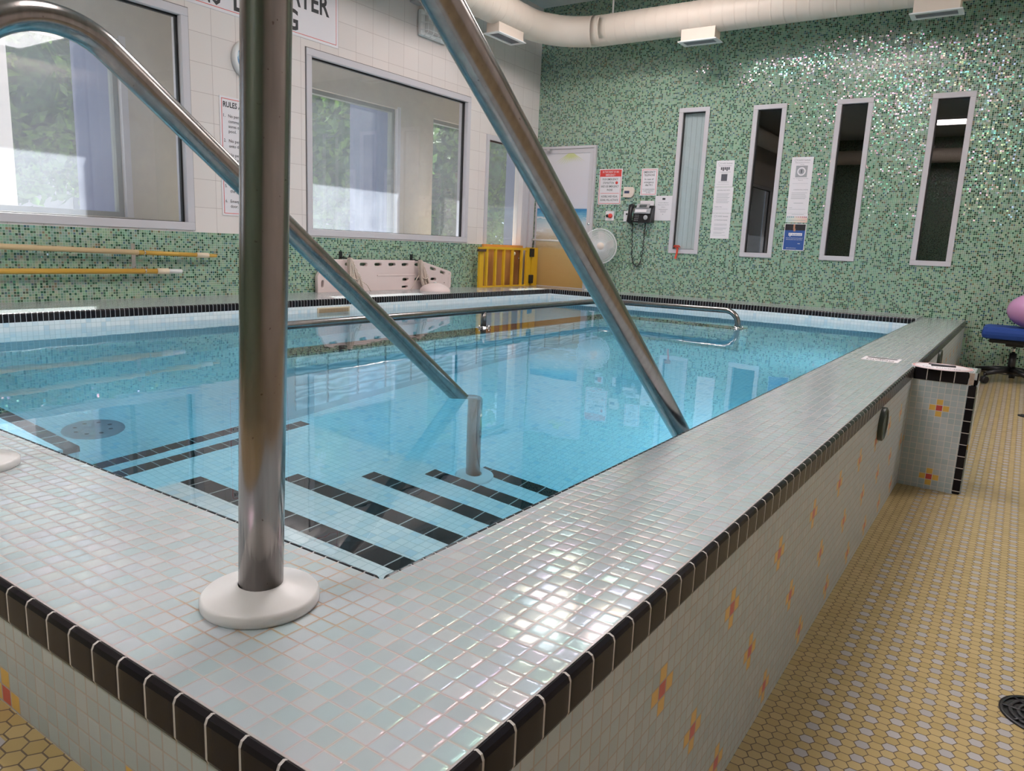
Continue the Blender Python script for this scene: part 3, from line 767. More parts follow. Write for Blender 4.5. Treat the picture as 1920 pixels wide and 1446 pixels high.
def ceiling_light(x, y, lx, ly, label):
    t = thing('ceiling_light', label, 'ceiling light', (x, y, CZ), group='ceiling lights')
    mb = MB()
    for a, b, c, d in ((-lx - .03, lx + .03, -ly - .03, -ly), (-lx - .03, lx + .03, ly, ly + .03), (-lx - .03, -lx, -ly, ly), (lx, lx + .03, -ly, ly)): mb.box(a, b, c, d, -0.05, 0.0)
    mb.build('frame', M_plastic, t)
    mb = MB(); mb.box(-lx, lx, -ly, ly, -0.04, -0.03); mb.build('diffuser', M_lamp, t)
for (x, y, l) in ((-2.1, 4.9, 'ceiling light over the far end of the pool'), (-1.1, 2.9, 'ceiling light over the middle of the pool'), (-0.6, 0.6, 'ceiling light over the pool steps'),
                  (1.9, 4.4, 'ceiling light over the far walkway'), (-0.9, -1.9, 'ceiling light behind the viewer')):
    ceiling_light(x, y, 0.6, 0.3, l)

# caged emergency lamp on the left wall
t = thing('emergency_lamp', 'white caged emergency lamp high on the white tiled wall', 'lamp', (XL, 4.78, 2.37))
mb = MB(); mb.box(0, 0.05, -0.19, 0.19, -0.105, 0.115); mb.build('housing', M_plastic, t, bevel=0.02)
mb = MB(); mb.box(0.05, 0.062, -0.14, 0.14, -0.075, 0.08); mb.build('lens', mat('frosted lens', (0.62, 0.60, 0.60), 0.2, var=0.1), t, bevel=0.005)
mb = MB()
for k in range(5):
    y = -0.15 + k * 0.075; mb.tube([(0.04, y, -0.11), (0.10, y, -0.08), (0.10, y, 0.09), (0.04, y, 0.12)], 0.003, 6)
for k in range(3):
    z = -0.06 + k * 0.06; mb.tube([(0.04, -0.19, z), (0.10, -0.15, z), (0.10, 0.15, z), (0.04, 0.19, z)], 0.003, 6)
mb.build('wire_guard', M_plastic, t)
t = thing('junction_box', 'small grey junction box above the caged emergency lamp', 'junction box', (XL, 4.55, 2.56))
mb = MB(); mb.box(0, 0.05, -0.06, 0.06, -0.05, 0.05, bev=0.006); mb.build('box', mat('grey box', (0.42, 0.42, 0.44), 0.5, var=0.03), t)

# ------------------------------------------------------------------ signs on the left wall
def sheet(name, plane, cx, cz, w_, h_, label, cat, border=None, thick=0.003, col=None, base=None, bm_=0.012, group=None):
    """flat sign on a wall; local u right, v up, origin at its centre"""
    loc = {'xz': (cx, YB - 0.0015, cz), 'yz': (XL + 0.0015, cx, cz)}[plane]
    t = thing(name, label, cat, loc, group=group)
    def bx(u0, u1, v0, v1, d0, d1, mb):
        if plane == 'xz': mb.box(u0, u1, -d1, -d0, v0, v1)
        else: mb.box(d0, d1, u0, u1, v0, v1)
    mb = MB(); bx(-w_ / 2, w_ / 2, -h_ / 2, h_ / 2, -0.001, thick, mb); mb.build('panel', base or M_paper, t)
    if border:
        mb = MB(); i = bm_; k = 0.004
        for a, b, c, d in ((-w_ / 2 + i, w_ / 2 - i, h_ / 2 - i - k, h_ / 2 - i), (-w_ / 2 + i, w_ / 2 - i, -h_ / 2 + i, -h_ / 2 + i + k),
                           (-w_ / 2 + i, -w_ / 2 + i + k, -h_ / 2 + i, h_ / 2 - i), (w_ / 2 - i - k, w_ / 2 - i, -h_ / 2 + i, h_ / 2 - i)): bx(a, b, c, d, thick, thick + 0.0006, mb)
        mb.build('border', border, t)
    def add(nm, rects, m_, lift=0.0006):
        mb = MB()
        for (a, b, c, d) in rects: bx(a, b, c, d, thick, thick + lift, mb)
        return mb.build(nm, m_, t)
    def words(nm, items, m_, lift=0.0):
        for it in items:                      # each line of writing is a part
            o = text_obj(nm, [it], m_, t, plane, 0.022 if it[3] > 0.03 else 0.008)
            o.location = (0, -thick - 0.0009 - lift, 0) if plane == 'xz' else (thick + 0.0009 + lift, 0, 0)
    return t, add, words
t, add, words = sheet('wall_sign', 'yz', 2.87, 2.20, 1.58, 0.52, 'large white warning sign with big black capitals, high behind the front handrail post', 'sign', M_red, bm_=0.02)
words('lettering', [('SHALLOW', -0.70, -0.05, 0.145, 0.78, 'l'), ('WATER', 0.13, -0.05, 0.145, 0.568, 'l'), ('NO', -0.415, -0.222, 0.142, 0.155, 'l'), ('DIVING', -0.164, -0.222, 0.142, 0.556, 'l')], M_ink)
t, add, words = sheet('rules_sign', 'yz', 2.853, 0.991, 0.56, 0.812, 'white rules sign with numbered lines and red border beside the left big window', 'sign', M_red, bm_=0.014)
L0 = -0.253
words('heading', [('RULES AND REGULATIONS', L0, 0.335, 0.036, 0.50, 'l')], M_ink)
rl = [('1.', 0, 0.268), ('No person with a', 1, 0.268), ('communicable disease or', 1, 0.232), ('sores on the body may use the', 1, 0.198), ('pool.', 1, 0.165), ('2.', 0, 0.10), ('No person shall carry glass', 1, 0.10), ('onto the deck.', 1, 0.065),
      ('3.', 0, 0.005), ('No person shall pollute the', 1, 0.005), ('pool in any manner. Spouting', 1, -0.03), ('of water, spitting', 1, -0.063), ('or similar is forbidden.', 1, -0.096), ('4.', 0, -0.15), ('No running or rough play.', 1, -0.15),
      ('5.', 0, -0.21), ('Shower before entering', 1, -0.21), ('the pool.', 1, -0.245), ('6.', 0, -0.315), ('Emergency phone is by the', 1, -0.315), ('door.', 1, -0.35)]
for s_, k, z in rl: words('rules_text', [(s_, L0 + (0.0 if k == 0 else 0.04), z, 0.021, 0.0125 * len(s_) if len(s_) > 2 else 0.016, 'l')], M_ink)
# round clock-like gauge
t = thing('wall_clock', 'round white rimmed wall clock with blue face, half hidden behind the front post', 'clock', (XL, 2.81, 1.667))
mb = MB(); mb.lathe([(0, 0), (0.135, 0), (0.135, 0.02), (0.125, 0.034), (0.105, 0.036), (0.098, 0.024)], axis=(1, 0, 0), seg=40); mb.build('rim', M_plastic, t)
def clockface():
    g = NG('blue mottled dial'); n = g.noise(30, g.obj(), 4, 0.7); g.bsdf(g.ramp(n, [(0.35, (0.04, 0.12, 0.30)), (0.5, (0.10, 0.28, 0.50)), (0.62, (0.62, 0.75, 0.80))], 'LINEAR'), 0.1); return g.m
mb = MB(); mb.lathe([(0, 0.024), (0.10, 0.024)], axis=(1, 0, 0), seg=40); mb.build('dial', clockface(), t)
mb = MB(); mb.box(0.026, 0.028, -0.004, 0.004, 0, 0.07); mb.box(0.026, 0.028, 0, 0.05, -0.004, 0.004); mb.build('hands', M_plastic, t)

# ------------------------------------------------------------------ things on the green back wall
t, add, words = sheet('emergency_sign', 'xz', -3.123, 1.126, 0.272, 0.370, 'white emergency stop sign with a red heading band beside the mural door', 'sign', M_red, bm_=0.008)
add('heading_band', [(-0.124, 0.124, 0.104, 0.172)], M_red)
words('heading', [('IN THE EVENT OF AN', 0, 0.143, 0.020, 0.19, 'c'), ('EMERGENCY', 0, 0.112, 0.020, 0.115, 'c')], M_paper, 0.0008)
words('lettering', [('PUSH EMERGENCY', 0, 0.066, 0.022, 0.185, 'c'), ('STOP BUTTON', -0.02, 0.029, 0.022, 0.13, 'c'), ('AND USE EMERGENCY', 0, -0.008, 0.022, 0.215, 'c'), ('PHONE', 0, -0.045, 0.022, 0.066, 'c'),
                ('AUDIBLE AND VISUAL', 0, -0.113, 0.022, 0.20, 'c'), ('SIGNAL WILL ACTIVATE', 0, -0.150, 0.022, 0.215, 'c')], M_ink)
add('red_rule', [(-0.11, 0.11, -0.072, -0.068)], M_red)
mb = MB(); mb.lathe([(0, 0.0042), (0.0155, 0.0042), (0.0155, 0.003)], (0.078, 0, 0.040), axis=(0, -1, 0), seg=20); mb.build('red_dot', M_red, t)
t, add, words = sheet('telephone_sign', 'xz', -2.672, 1.170, 0.184, 0.272, 'small white emergency telephone sign with thin red border above the phone', 'sign', M_red, bm_=0.010)
words('lettering', [('EMERGENCY', 0, 0.090, 0.020, 0.128, 'c'), ('TELEPHONE', 0, 0.060, 0.020, 0.120, 'c'), ('In case of', 0, 0.020, 0.018, 0.10, 'c'), ('emergency', 0, -0.010, 0.018, 0.11, 'c'), ('dial 911', 0, -0.040, 0.020, 0.080, 'c'),
                ('for medical attention', 0, -0.077, 0.010, 0.135, 'c'), ('contact supervisor', 0, -0.094, 0.010, 0.12, 'c'), ('on duty', 0, -0.111, 0.010, 0.05, 'c')], M_ink)
t = thing('thermostat', 'cream thermostat with a small dark display between the two emergency signs', 'thermostat', (-2.892, YB, 1.066))
mb = MB(); mb.poly([(-0.062, 0, -0.052), (0.035, 0, -0.055), (0.056, 0, -0.035), (0.064, 0, 0.0), (0.060, 0, 0.035), (0.045, 0, 0.052), (-0.058, 0, 0.057)], (0, -0.025, 0)); mb.build('body', mat('cream plastic', (0.78, 0.66, 0.58), 0.4, var=0.02), t, bevel=0.004)
mb = MB(); mb.box(-0.045, 0.012, -0.027, -0.025, -0.012, 0.014); mb.build('display', mat('dark display', (0.06, 0.07, 0.13), 0.2, var=0.05), t)
t = thing('emergency_button', 'white plate with a black and a red push button below the emergency stop sign', 'button', (-3.10, YB, 0.819))
mb = MB(); mb.box(-0.050, 0.050, -0.012, 0, -0.050, 0.050, bev=0.003); mb.build('plate', M_paper, t)
mb = MB(); mb.lathe([(0, 0.03), (0.02, 0.03), (0.024, 0.024), (0.024, 0.01)], (0.011, 0, 0), axis=(0, -1, 0)); mb.build('red_button', M_red, t)
mb = MB(); mb.lathe([(0, 0.022), (0.015, 0.022), (0.017, 0.01)], (-0.027, 0, 0), axis=(0, -1, 0)); mb.build('black_button', M_black, t)
t = thing('wall_switch', 'narrow white switch plate left of the wall phone', 'switch', (-2.897, YB, 0.818))
mb = MB(); mb.box(-0.037, 0.037, -0.012, 0, -0.055, 0.055, bev=0.003); mb.build('plate', M_paper, t)
mb = MB(); mb.lathe([(0, 0.022), (0.008, 0.022), (0.010, 0.012)], (0.0, 0, 0.022), axis=(0, -1, 0), seg=12); mb.build('key_switch', M_black, t)
# papers
def lines(add, rows, m_, nm='text_line'):
    for (a, b, z, h) in rows: add(nm, [(a, b, z - h / 2, z + h / 2)], m_)
t, add, words = sheet('paper_notice', 'xz', -2.492, 0.906, 0.190, 0.250, 'white paper notice right of the wall phone', 'notice', thick=0.001)
add('emblem', [(-0.016, 0.016, 0.083, 0.103)], M_ink)
words('lettering', [('IN CASE OF EMERGENCY', 0, 0.050, 0.0075, 0.11, 'c'), ('Please press 9 for 911', 0, 0.030, 0.0085, 0.12, 'c'), ('Address:', 0, 0.008, 0.008, 0.045, 'c')], M_grey_ink)
lines(add, [(-0.05, 0.05, -0.012, 0.003), (-0.035, 0.035, -0.026, 0.003), (-0.03, 0.03, -0.040, 0.003), (-0.004, 0.004, -0.062, 0.006)], M_grey_ink)
t, add, words = sheet('paper_notice', 'xz', -2.676, 0.93, 0.155, 0.10, 'blank-looking white paper partly behind the wall phone', 'notice', thick=0.0008)
# phone
t = thing('wall_phone', 'black wall phone with handset, silver display and keypad', 'phone', (-2.715, YB, 0.845))
mb = MB(); mb.poly([(0, 0, -0.092), (0, -0.10, -0.092), (0, -0.06, 0.05), (0, -0.03, 0.085), (0, 0, 0.085)], (0.21, 0, 0)); o = mb.build('body', M_black, t, bevel=0.006); o.location = (-0.075, 0, 0)
mb = MB(); mb.tube([(-0.10, -0.07, -0.088), (-0.10, -0.115, -0.075), (-0.10, -0.105, 0.0), (-0.10, -0.085, 0.07), (-0.10, -0.05, 0.08)], 0.026, 14, rfn=lambda f: 1.0 if f in (0, 1) else (1.15 if abs(f - .5) > .2 else 0.85)); mb.build('handset', M_black, t)
M_silver = mat('silver plastic', (0.42, 0.42, 0.44), 0.4, var=0.03)
mb = MB(); mb.poly([(-0.062, -0.086, 0.0), (0.118, -0.086, 0.0), (0.118, -0.070, 0.055), (-0.062, -0.070, 0.055)], (0, -0.004, 0)); mb.build('key_panel', M_silver, t)
mb = MB(); mb.poly([(-0.044, -0.072, 0.055), (0.096, -0.072, 0.055), (0.096, -0.05, 0.098), (-0.044, -0.05, 0.098)], (0, -0.01, 0.002)); mb.build('display_hood', M_silver, t)
mb = MB(); mb.poly([(-0.01, -0.0810, 0.066), (0.07, -0.0810, 0.066), (0.07, -0.067, 0.09), (-0.01, -0.067, 0.09)], (0, -0.003, 0.0)); mb.build('display', mat('lcd', (0.10, 0.12, 0.12), 0.2, var=0.05), t)
mb = MB(); mb.poly([(-0.05, -0.0905, 0.012), (0.075, -0.0905, 0.012), (0.075, -0.081, 0.040), (-0.05, -0.081, 0.040)], (0, -0.003, 0)); mb.build('label_strip', M_paper, t)
mb = MB()
for r__ in range(4):
    for c_ in range(3):
        y_ = -0.1035 + (r__) * 0.0056; mb.box(-0.05 + c_ * 0.017, -0.041 + c_ * 0.017, y_, y_ + 0.004, -0.074 + r__ * 0.018, -0.068 + r__ * 0.018)
mb.build('keypad', M_silver, t)
mb = MB(); mb.lathe([(0, 0.004), (0.022, 0.002), (0.024, 0)], (0.075, -0.098, -0.040), axis=(0, -1, 0), seg=20); mb.build('navigation_key', M_silver, t)
ct = []
prof_c = [(-2.815, 0.76), (-2.815, 0.72), (-2.806, 0.6), (-2.800, 0.48), (-2.794, 0.399), (-2.775, 0.33), (-2.736, 0.295), (-2.70, 0.32), (-2.685, 0.363), (-2.676, 0.48), (-2.670, 0.574), (-2.668, 0.66), (-2.667, 0.76)]
for i in range(len(prof_c) - 1):
    for k in range(14):
        f = k / 14; x = prof_c[i][0] * (1 - f) + prof_c[i + 1][0] * f; z = prof_c[i][1] * (1 - f) + prof_c[i + 1][1] * f
        ph = (i * 14 + k) * 1.15; ct.append((x - t.location.x + 0.006 * math.cos(ph), -0.03 + 0.006 * math.sin(ph), z - t.location.z + 0.0))
mb = MB(); mb.tube(ct, 0.0048, 6); mb.build('coiled_cord', M_black, t)

# first column of printed notices
M_dg = mat('dark grey print', (0.10, 0.10, 0.12), 0.6, var=0.2, scale=60); M_lg = mat('light grey print', (0.42, 0.42, 0.45), 0.6, var=0.15, scale=50)
def logo(words, y):
    words('letterhead', [('C.A.R.E. Institute', 0.012, y, 0.013, 0.115, 'c')], M_grey_ink)
def ringm(t, u, v, r0, r1, m_, nm='emblem', d=0.0018, seg=24):
    mb = MB(); mb.lathe([(r0, d), (r1, d)], (u, 0, v), axis=(0, -1, 0), seg=seg); return mb.build(nm, m_, t)
t, add, words = sheet('paper_notice', 'xz', -1.878, 1.241, 0.178, 0.250, 'top sheet of the notices between the first two narrow windows, two dark pictures on it', 'notice', thick=0.001)
logo(words, 0.092); ringm(t, -0.060, 0.098, 0.009, 0.011, M_grey_ink)
words('lettering', [('Reflecting House Directions', 0, 0.072, 0.007, 0.13, 'c')], M_grey_ink)
add('dark_picture', [(-0.043 + 0.0185 * k + 0.002, -0.043 + 0.0185 * (k + 1) - 0.002, 0.026 if k % 2 else 0.036, 0.062) for k in range(5)], M_dg)
add('portrait_picture', [(-0.030, 0.030, -0.070, -0.004)], M_dg)
lines(add, [(-0.05, 0.06, 0.016, 0.003), (-0.03, 0.03, 0.006, 0.003), (-0.055, 0.05, -0.080, 0.003), (-0.07, 0.055, -0.100, 0.002)], M_lg)
t, add, words = sheet('paper_notice', 'xz', -1.871, 0.989, 0.190, 0.249, 'middle sheet of the notices between the first two narrow windows, full of text', 'notice', thick=0.001)
words('lettering', [('CLEANING AND SAFETY', 0, 0.090, 0.009, 0.13, 'c'), ('THANK YOU', -0.042, -0.070, 0.009, 0.075, 'c')], M_grey_ink)
lines(add, [(-0.07 + 0.004 * (k % 2), 0.065 - 0.01 * (k % 3), 0.062 - k * 0.0125, 0.0035) for k in range(8)] + [(-0.078, 0.055, -0.086, 0.002)], M_lg)
t, add, words = sheet('paper_notice', 'xz', -1.872, 0.739, 0.190, 0.247, 'lowest sheet of the notices between the first two narrow windows, headed ATTENTION PLEASE', 'notice', thick=0.001)
logo(words, 0.088); ringm(t, -0.060, 0.094, 0.009, 0.011, M_grey_ink)
words('lettering', [('ATTENTION PLEASE', 0, 0.052, 0.010, 0.13, 'c')], M_grey_ink)
lines(add, [(-0.065, 0.065, 0.018, 0.003), (-0.065, 0.065, 0.006, 0.003), (-0.065, 0.068, -0.018, 0.003), (-0.065, 0.06, -0.028, 0.003), (-0.065, 0.03, -0.038, 0.003), (-0.065, 0.05, -0.062, 0.003), (-0.065, 0.02, -0.072, 0.003), (-0.07, 0.06, -0.090, 0.002)], M_lg)
# second column
t, add, words = sheet('paper_notice', 'xz', -1.152, 1.253, 0.194, 0.252, 'top sheet with a ringed grey square, between the second and third narrow windows', 'notice', thick=0.001)
logo(words, 0.092); ringm(t, -0.060, 0.098, 0.009, 0.011, M_grey_ink)
words('lettering', [('Reflecting House Directions', 0, 0.072, 0.007, 0.125, 'c'), ('Georgia', 0, 0.056, 0.007, 0.035, 'c'), ('Your Therapy Journey Starts Here', 0, -0.070, 0.007, 0.135, 'c'), ('Room 10', 0, -0.086, 0.007, 0.04, 'c')], M_grey_ink)
add('grey_picture', [(-0.052, 0.052, -0.056, 0.048)], mat('grey picture', (0.36, 0.36, 0.38), 0.6, var=0.2, scale=70))
ringm(t, 0, -0.004, 0.026, 0.038, M_paper, 'pale_ring', 0.0022); mb = MB(); mb.box(-0.005, 0.005, -0.0024, 0, -0.018, 0.012); mb.build('dark_figure', M_dg, t)
lines(add, [(-0.07, 0.07, -0.112, 0.002)], M_lg)
t, add, words = sheet('paper_notice', 'xz', -1.151, 0.999, 0.191, 0.255, 'creased sheet of text between the second and third narrow windows', 'notice', thick=0.001)
words('lettering', [('ATTENTION POOL PATRONS', 0.01, 0.082, 0.008, 0.13, 'c')], M_grey_ink)
lines(add, [(-0.07, 0.07, 0.058, 0.003), (-0.07, 0.055, 0.044, 0.0035), (-0.07, 0.065, 0.031, 0.003), (-0.07, 0.068, 0.018, 0.003), (-0.07, 0.06, 0.006, 0.004), (-0.04, 0.045, -0.036, 0.004), (-0.08, -0.05, -0.078, 0.003), (-0.08, 0.07, -0.092, 0.002)], M_lg)
t, add, words = sheet('colour_chart', 'xz', -1.148, 0.828, 0.194, 0.085, 'narrow chart with a row of dots running from teal to red above the blue poster', 'chart', thick=0.001)
lines(add, [(-0.05, 0.06, 0.032, 0.003), (-0.08, 0.08, -0.022, 0.004)], M_lg)
dots = [(0.10, 0.30, 0.30)] * 4 + [(0.65, 0.50, 0.35), (0.62, 0.36, 0.28), (0.62, 0.30, 0.22), (0.62, 0.22, 0.16), (0.6, 0.14, 0.10), (0.5, 0.08, 0.07), (0.30, 0.03, 0.04)]
for k, c in enumerate(dots): ringm(t, -0.082 + k * 0.0165, 0.008, 0.0, 0.006, mat('chart dot %d' % k, c, 0.6, var=0.02), 'dot', 0.0018, 12)
mb = MB(); mb.box(-0.0965, 0.0965, -0.0014, -0.001, -0.042, 0.0); 
def chartbg():
    g = NG('chart wash'); s = g.sep(g.obj()); g.bsdf(g.ramp(g.ma('MULTIPLY_ADD', s[0], 5.0, 0.5), [(0.0, (0.55, 0.72, 0.70)), (0.5, (0.80, 0.70, 0.60)), (1.0, (0.80, 0.52, 0.45))], 'LINEAR'), 0.6); return g.m
mb.build('tinted_band', chartbg(), t)
t, add, words = sheet('blue_poster', 'xz', -1.151, 0.652, 0.195, 0.247, 'blue poster with a dark photo strip, below the sheets between narrow windows', 'poster', thick=0.001)
add('blue_field', [(-0.092, 0.092, -0.118, 0.118)], mat('poster blue', (0.04, 0.10, 0.33), 0.35, var=0.04))
add('photo_strip', [(-0.092, 0.092, 0.062, 0.118)], mat('dark photo', (0.03, 0.025, 0.03), 0.35, var=0.6, scale=40), 0.001)
add('bright_figure', [(-0.018, -0.002, 0.070, 0.116), (-0.014, 0.004, 0.052, 0.078)], mat('photo skin tone', (0.55, 0.28, 0.18), 0.5, var=0.2), 0.0013)
add('banner', [(-0.055, 0.068, 0.012, 0.038), (-0.045, -0.035, 0.004, 0.014)], M_paper, 0.001)
words('banner_text', [('f', -0.043, 0.014, 0.020, None, 'c'), ('facebook', 0.018, 0.017, 0.014, 0.085, 'c')], mat('banner blue', (0.05, 0.12, 0.38), 0.4, var=0.02), 0.0008)
words('caption', [('Like us on Facebook to be updated', 0, -0.012, 0.008, 0.15, 'c'), ('with the latest news and events', 0, -0.026, 0.008, 0.15, 'c'), ('@CareInstitute', -0.02, -0.105, 0.008, 0.09, 'c')], M_paper, 0.0004)
add('white_arrow', [(0.036, 0.058, -0.062, -0.058)], M_paper, 0.001)

# red ribbon on the first narrow window
t = thing('red_ribbon', 'red ribbon tied at the bottom left of the narrow window with the blind', 'ribbon', (-2.30, YB - 0.03, 0.515))
mb = MB()
for k in range(5):
    a = k * 1.2; mb.tube([(-0.03 + 0.012 * k, 0, 0.012 * math.sin(a)), (-0.02 + 0.012 * k, -0.012, 0.018), (-0.01 + 0.012 * k, 0, -0.012 * math.cos(a))], 0.006, 6)
mb.build('bow', mat('red ribbon cloth', (0.72, 0.07, 0.03), 0.5, var=0.05), t)
mb = MB(); mb.poly([(0.0, 0, 0.0), (0.022, 0, -0.002), (0.018, -0.002, -0.06), (0.008, -0.002, -0.12), (-0.014, -0.002, -0.115), (0.0, -0.002, -0.055)], (0, -0.0015, 0)); mb.build('tail', mat('red ribbon cloth', (0.72, 0.07, 0.03), 0.5), t)

# ------------------------------------------------------------------ mural door in the corner
t = thing('door_1', 'door covered with a beach mural', 'door', (-3.69, YB, -0.02), kind='structure')
def mural():
    g = NG('beach mural'); P = g.geo()['Position']; s = g.sep(P)
    n = g.noise(7.0, g.vm('MULTIPLY', P, (1, 1, 4)), 5, 0.6); z = g.ma('ADD', s[2], g.ma('MULTIPLY', g.ma('SUBTRACT', n, 0.5), g.ma('MULTIPLY', g.ma('LESS_THAN', s[2], 0.87), 0.16)))
    f = g.ma('DIVIDE', z, 1.5)
    col = g.ramp(f, [(0.0, (0.50, 0.31, 0.11)), (0.16, (0.56, 0.36, 0.15)), (0.29, (0.58, 0.40, 0.18)), (0.325, (0.66, 0.52, 0.34)), (0.36, (0.50, 0.40, 0.28)), (0.40, (0.62, 0.56, 0.48)),
                     (0.44, (0.66, 0.68, 0.70)), (0.50, (0.42, 0.58, 0.66)), (0.545, (0.16, 0.42, 0.62)), (0.59, (0.03, 0.22, 0.48)), (0.598, (0.62, 0.64, 0.74)), (0.75, (0.66, 0.64, 0.72)), (1.0, (0.72, 0.70, 0.74))], 'LINEAR')
    cl = g.noise(3.0, P, 4, 0.6); sky = g.ma('GREATER_THAN', s[2], 0.90)
    col = g.mix(g.ma('MULTIPLY', g.ma('MULTIPLY', cl, 0.3), sky), col, (0.78, 0.70, 0.68))
    sp = g.ma('MULTIPLY', g.ma('GREATER_THAN', n, 0.57), g.ma('MULTIPLY', g.ma('GREATER_THAN', s[2], 0.5), g.ma('LESS_THAN', s[2], 0.80)))
    col = g.mix(g.ma('MULTIPLY', sp, 0.8), col, (0.78, 0.78, 0.78))
    g.bsdf(col, 0.12, Coat_Weight=0.3); return g.m
def bxd(mb, a, b, c, d, e, f): mb.box(a, b, c, d, e, f)
mb = MB(); zt = 1.562
for a, b, c, d in ((-4.079, -3.303, zt - 0.028, zt), (-3.331, -3.303, -0.02, zt - 0.028)): mb.box(a, b, YB - 0.03, YB + 0.02, c, d)
rel(mb.build('door_frame', M_frame, t, bevel=0.003), t)
mb = MB()
for a, b, c, d in ((-4.05, -3.335, 1.487, 1.530), (-3.378, -3.335, 0.0, 1.487), (-4.05, -4.03, 0.0, 1.487), (-4.03, -3.378, -0.02, 0.02)): mb.box(a, b, YB - 0.022, YB, c, d)
rel(mb.build('door_leaf', M_frame, t), t)
mb = MB(); mb.box(-4.03, -3.378, YB - 0.014, YB - 0.006, 0.02, 1.487); rel(mb.build('mural_panel', mural(), t), t)
mb = MB(); 
for k in range(13):
    a = -PI / 2 + (k - 6) * 0.14; L_ = 0.16 + 0.04 * math.cos(a * 3 + 1); c0 = Vector((-3.62, YB - 0.0152, 1.486))
    e = c0 + Vector((math.cos(a) * L_ * 1.4, 0, max(-0.155, math.sin(a) * L_ * 0.8))); n_ = Vector((0.011, 0, 0.004))
    d_ = (e - c0) * 0.12; c1 = Vector((c0.x + d_.x, c0.y - 0.0001 * k, 1.486)); mb.poly([c1 + Vector((0.010, 0, 0)), e, c1 - Vector((0.010, 0, 0))], (0, -0.00005, 0))
rel(mb.build('palm_leaf', mat('yellow green palm', (0.60, 0.62, 0.30), 0.4, var=0.1), t), t)
mb = MB(); mb.tube([(-4.05, YB - 0.06, 0.535), (-3.345, YB - 0.06, 0.530)], 0.011, 10); mb.cyl((-4.04, YB - 0.06, 0.535), (-4.04, YB - 0.01, 0.535), 0.008, seg=8); mb.cyl((-3.355, YB - 0.06, 0.53), (-3.355, YB - 0.01, 0.53), 0.008, seg=8)
rel(mb.build('push_bar', M_plastic, t), t)
mb = MB(); mb.tube([(-4.05, YB - 0.05, 1.54), (-3.87, YB - 0.07, 1.523)], 0.006, 8); mb.box(-3.90, -3.86, YB - 0.075, YB - 0.03, 1.505, 1.532); rel(mb.build('door_closer_arm', M_chrome, t), t)
mb = MB(); mb.lathe([(0, 0.006), (0.012, 0.005), (0.013, 0)], (-3.350, YB - 0.022, 0.728), axis=(0, -1, 0), seg=16); rel(mb.build('lock', M_chrome, t), t)

# door light and timber panel in the left wall
t = thing('door_2', 'part glazed timber door in the left wall by the corner', 'door', (XL, 6.05, -0.4), kind='structure')
y0, y1 = DOORL[0], DOORL[1]
mb = MB()
for a, b, c, d in ((y0, y1, 1.53, 1.575), (y0, y0 + 0.05, 0.46, 1.53), (y1 - 0.04, y1, 0.46, 1.53)): mb.box(XL - 0.09, XL + 0.012, a, b, c, d)
rel(mb.build('window_frame', M_frame, t), t)
mb = MB(); mb.box(XL - 0.05, XL - 0.044, y0 + 0.05, y1 - 0.04, 0.47, 1.53); rel(mb.build('pane', M_glass_ext, t), t)
mb = MB(); mb.box(XL - 0.045, XL - 0.03, y0 + 0.05, y0 + 0.065, 0.47, 1.53); mb.box(XL - 0.045, XL - 0.03, y0 + 0.05, y1 - 0.04, 1.515, 1.53); rel(mb.build('gasket', mat('brown gasket', (0.14, 0.08, 0.07), 0.5, var=0.05), t), t)

def wood():
    g = NG('reddish plywood'); P = g.obj(); wv = g.n('ShaderNodeTexWave'); wv.inputs['Scale'].default_value = 2.2; wv.inputs['Distortion'].default_value = 9.0; wv.inputs['Detail'].default_value = 3.0
    g.put(wv.inputs['Vector'], g.vm('MULTIPLY', P, (1, 2.0, 0.7))); g.bsdf(g.mix(wv.outputs[1], (0.36, 0.15, 0.05), (0.52, 0.25, 0.09)), 0.35, Coat_Weight=0.2); return g.m
M_wood = wood()
mb = MB(); mb.box(XL - 0.06, XL - 0.02, y0, y1, -0.4, 0.42); rel(mb.build('timber_panel', M_wood, t), t)
mb = MB(); mb.box(XL - 0.09, XL + 0.02, y0 - 0.01, y1, 0.42, 0.462); rel(mb.build('sill', mat('orange timber', (0.62, 0.26, 0.07), 0.4, var=0.1), t), t)
mb = MB(); mb.lathe([(0.0, 0.04), (0.018, 0.036), (0.022, 0.02), (0.01, 0)], (XL - 0.02, 6.27, 0.37), axis=(1, 0, 0), seg=18); rel(mb.build('knob', M_plastic, t), t)
mb = MB(); mb.box(XL - 0.09, XL + 0.015, 6.42, 6.50, -0.02, 1.575); mb.box(XL - 0.09, XL + 0.03, 6.515, 6.60, -0.02, 1.575); structure(mb.build('trim_2', M_frame, bevel=0.003))

# yellow gate
M_yel = mat('yellow painted steel', (0.72, 0.42, 0.02), 0.35, var=0.05)
t = thing('pool_gate', 'yellow steel pool gate with black hinges in front of the timber door', 'gate', (XL + 0.10, 5.50, 0.0))
def gy(nm, items, m_=M_yel, bev=0.0):
    mb = MB()
    for (a, b, c, d) in items: mb.box(-0.012, 0.012, a - 5.5, b - 5.5, c, d)
    return mb.build(nm, m_, t, bevel=bev)
gy('gate_post', [(5.49, 5.56, 0.0, 0.43)]); gy('top_rail', [(5.56, 6.37, 0.412, 0.437)]); gy('bottom_rail', [(5.56, 6.37, 0.0, 0.03)])
for y in (5.625, 5.78, 5.935, 6.10, 6.28): gy('bar', [(y - 0.013, y + 0.013, 0.03, 0.412)])
gy('hinge_post', [(6.37, 6.455, 0.0, 0.445)]); gy('wall_post', [(6.475, 6.60, 0.0, 0.445)])
for z in (0.385, 0.09):
    mb = MB(); mb.box(0.012, 0.035, 6.42 - 5.5, 6.495 - 5.5, z - 0.045, z + 0.05, bev=0.008); mb.build('hinge', M_black, t)
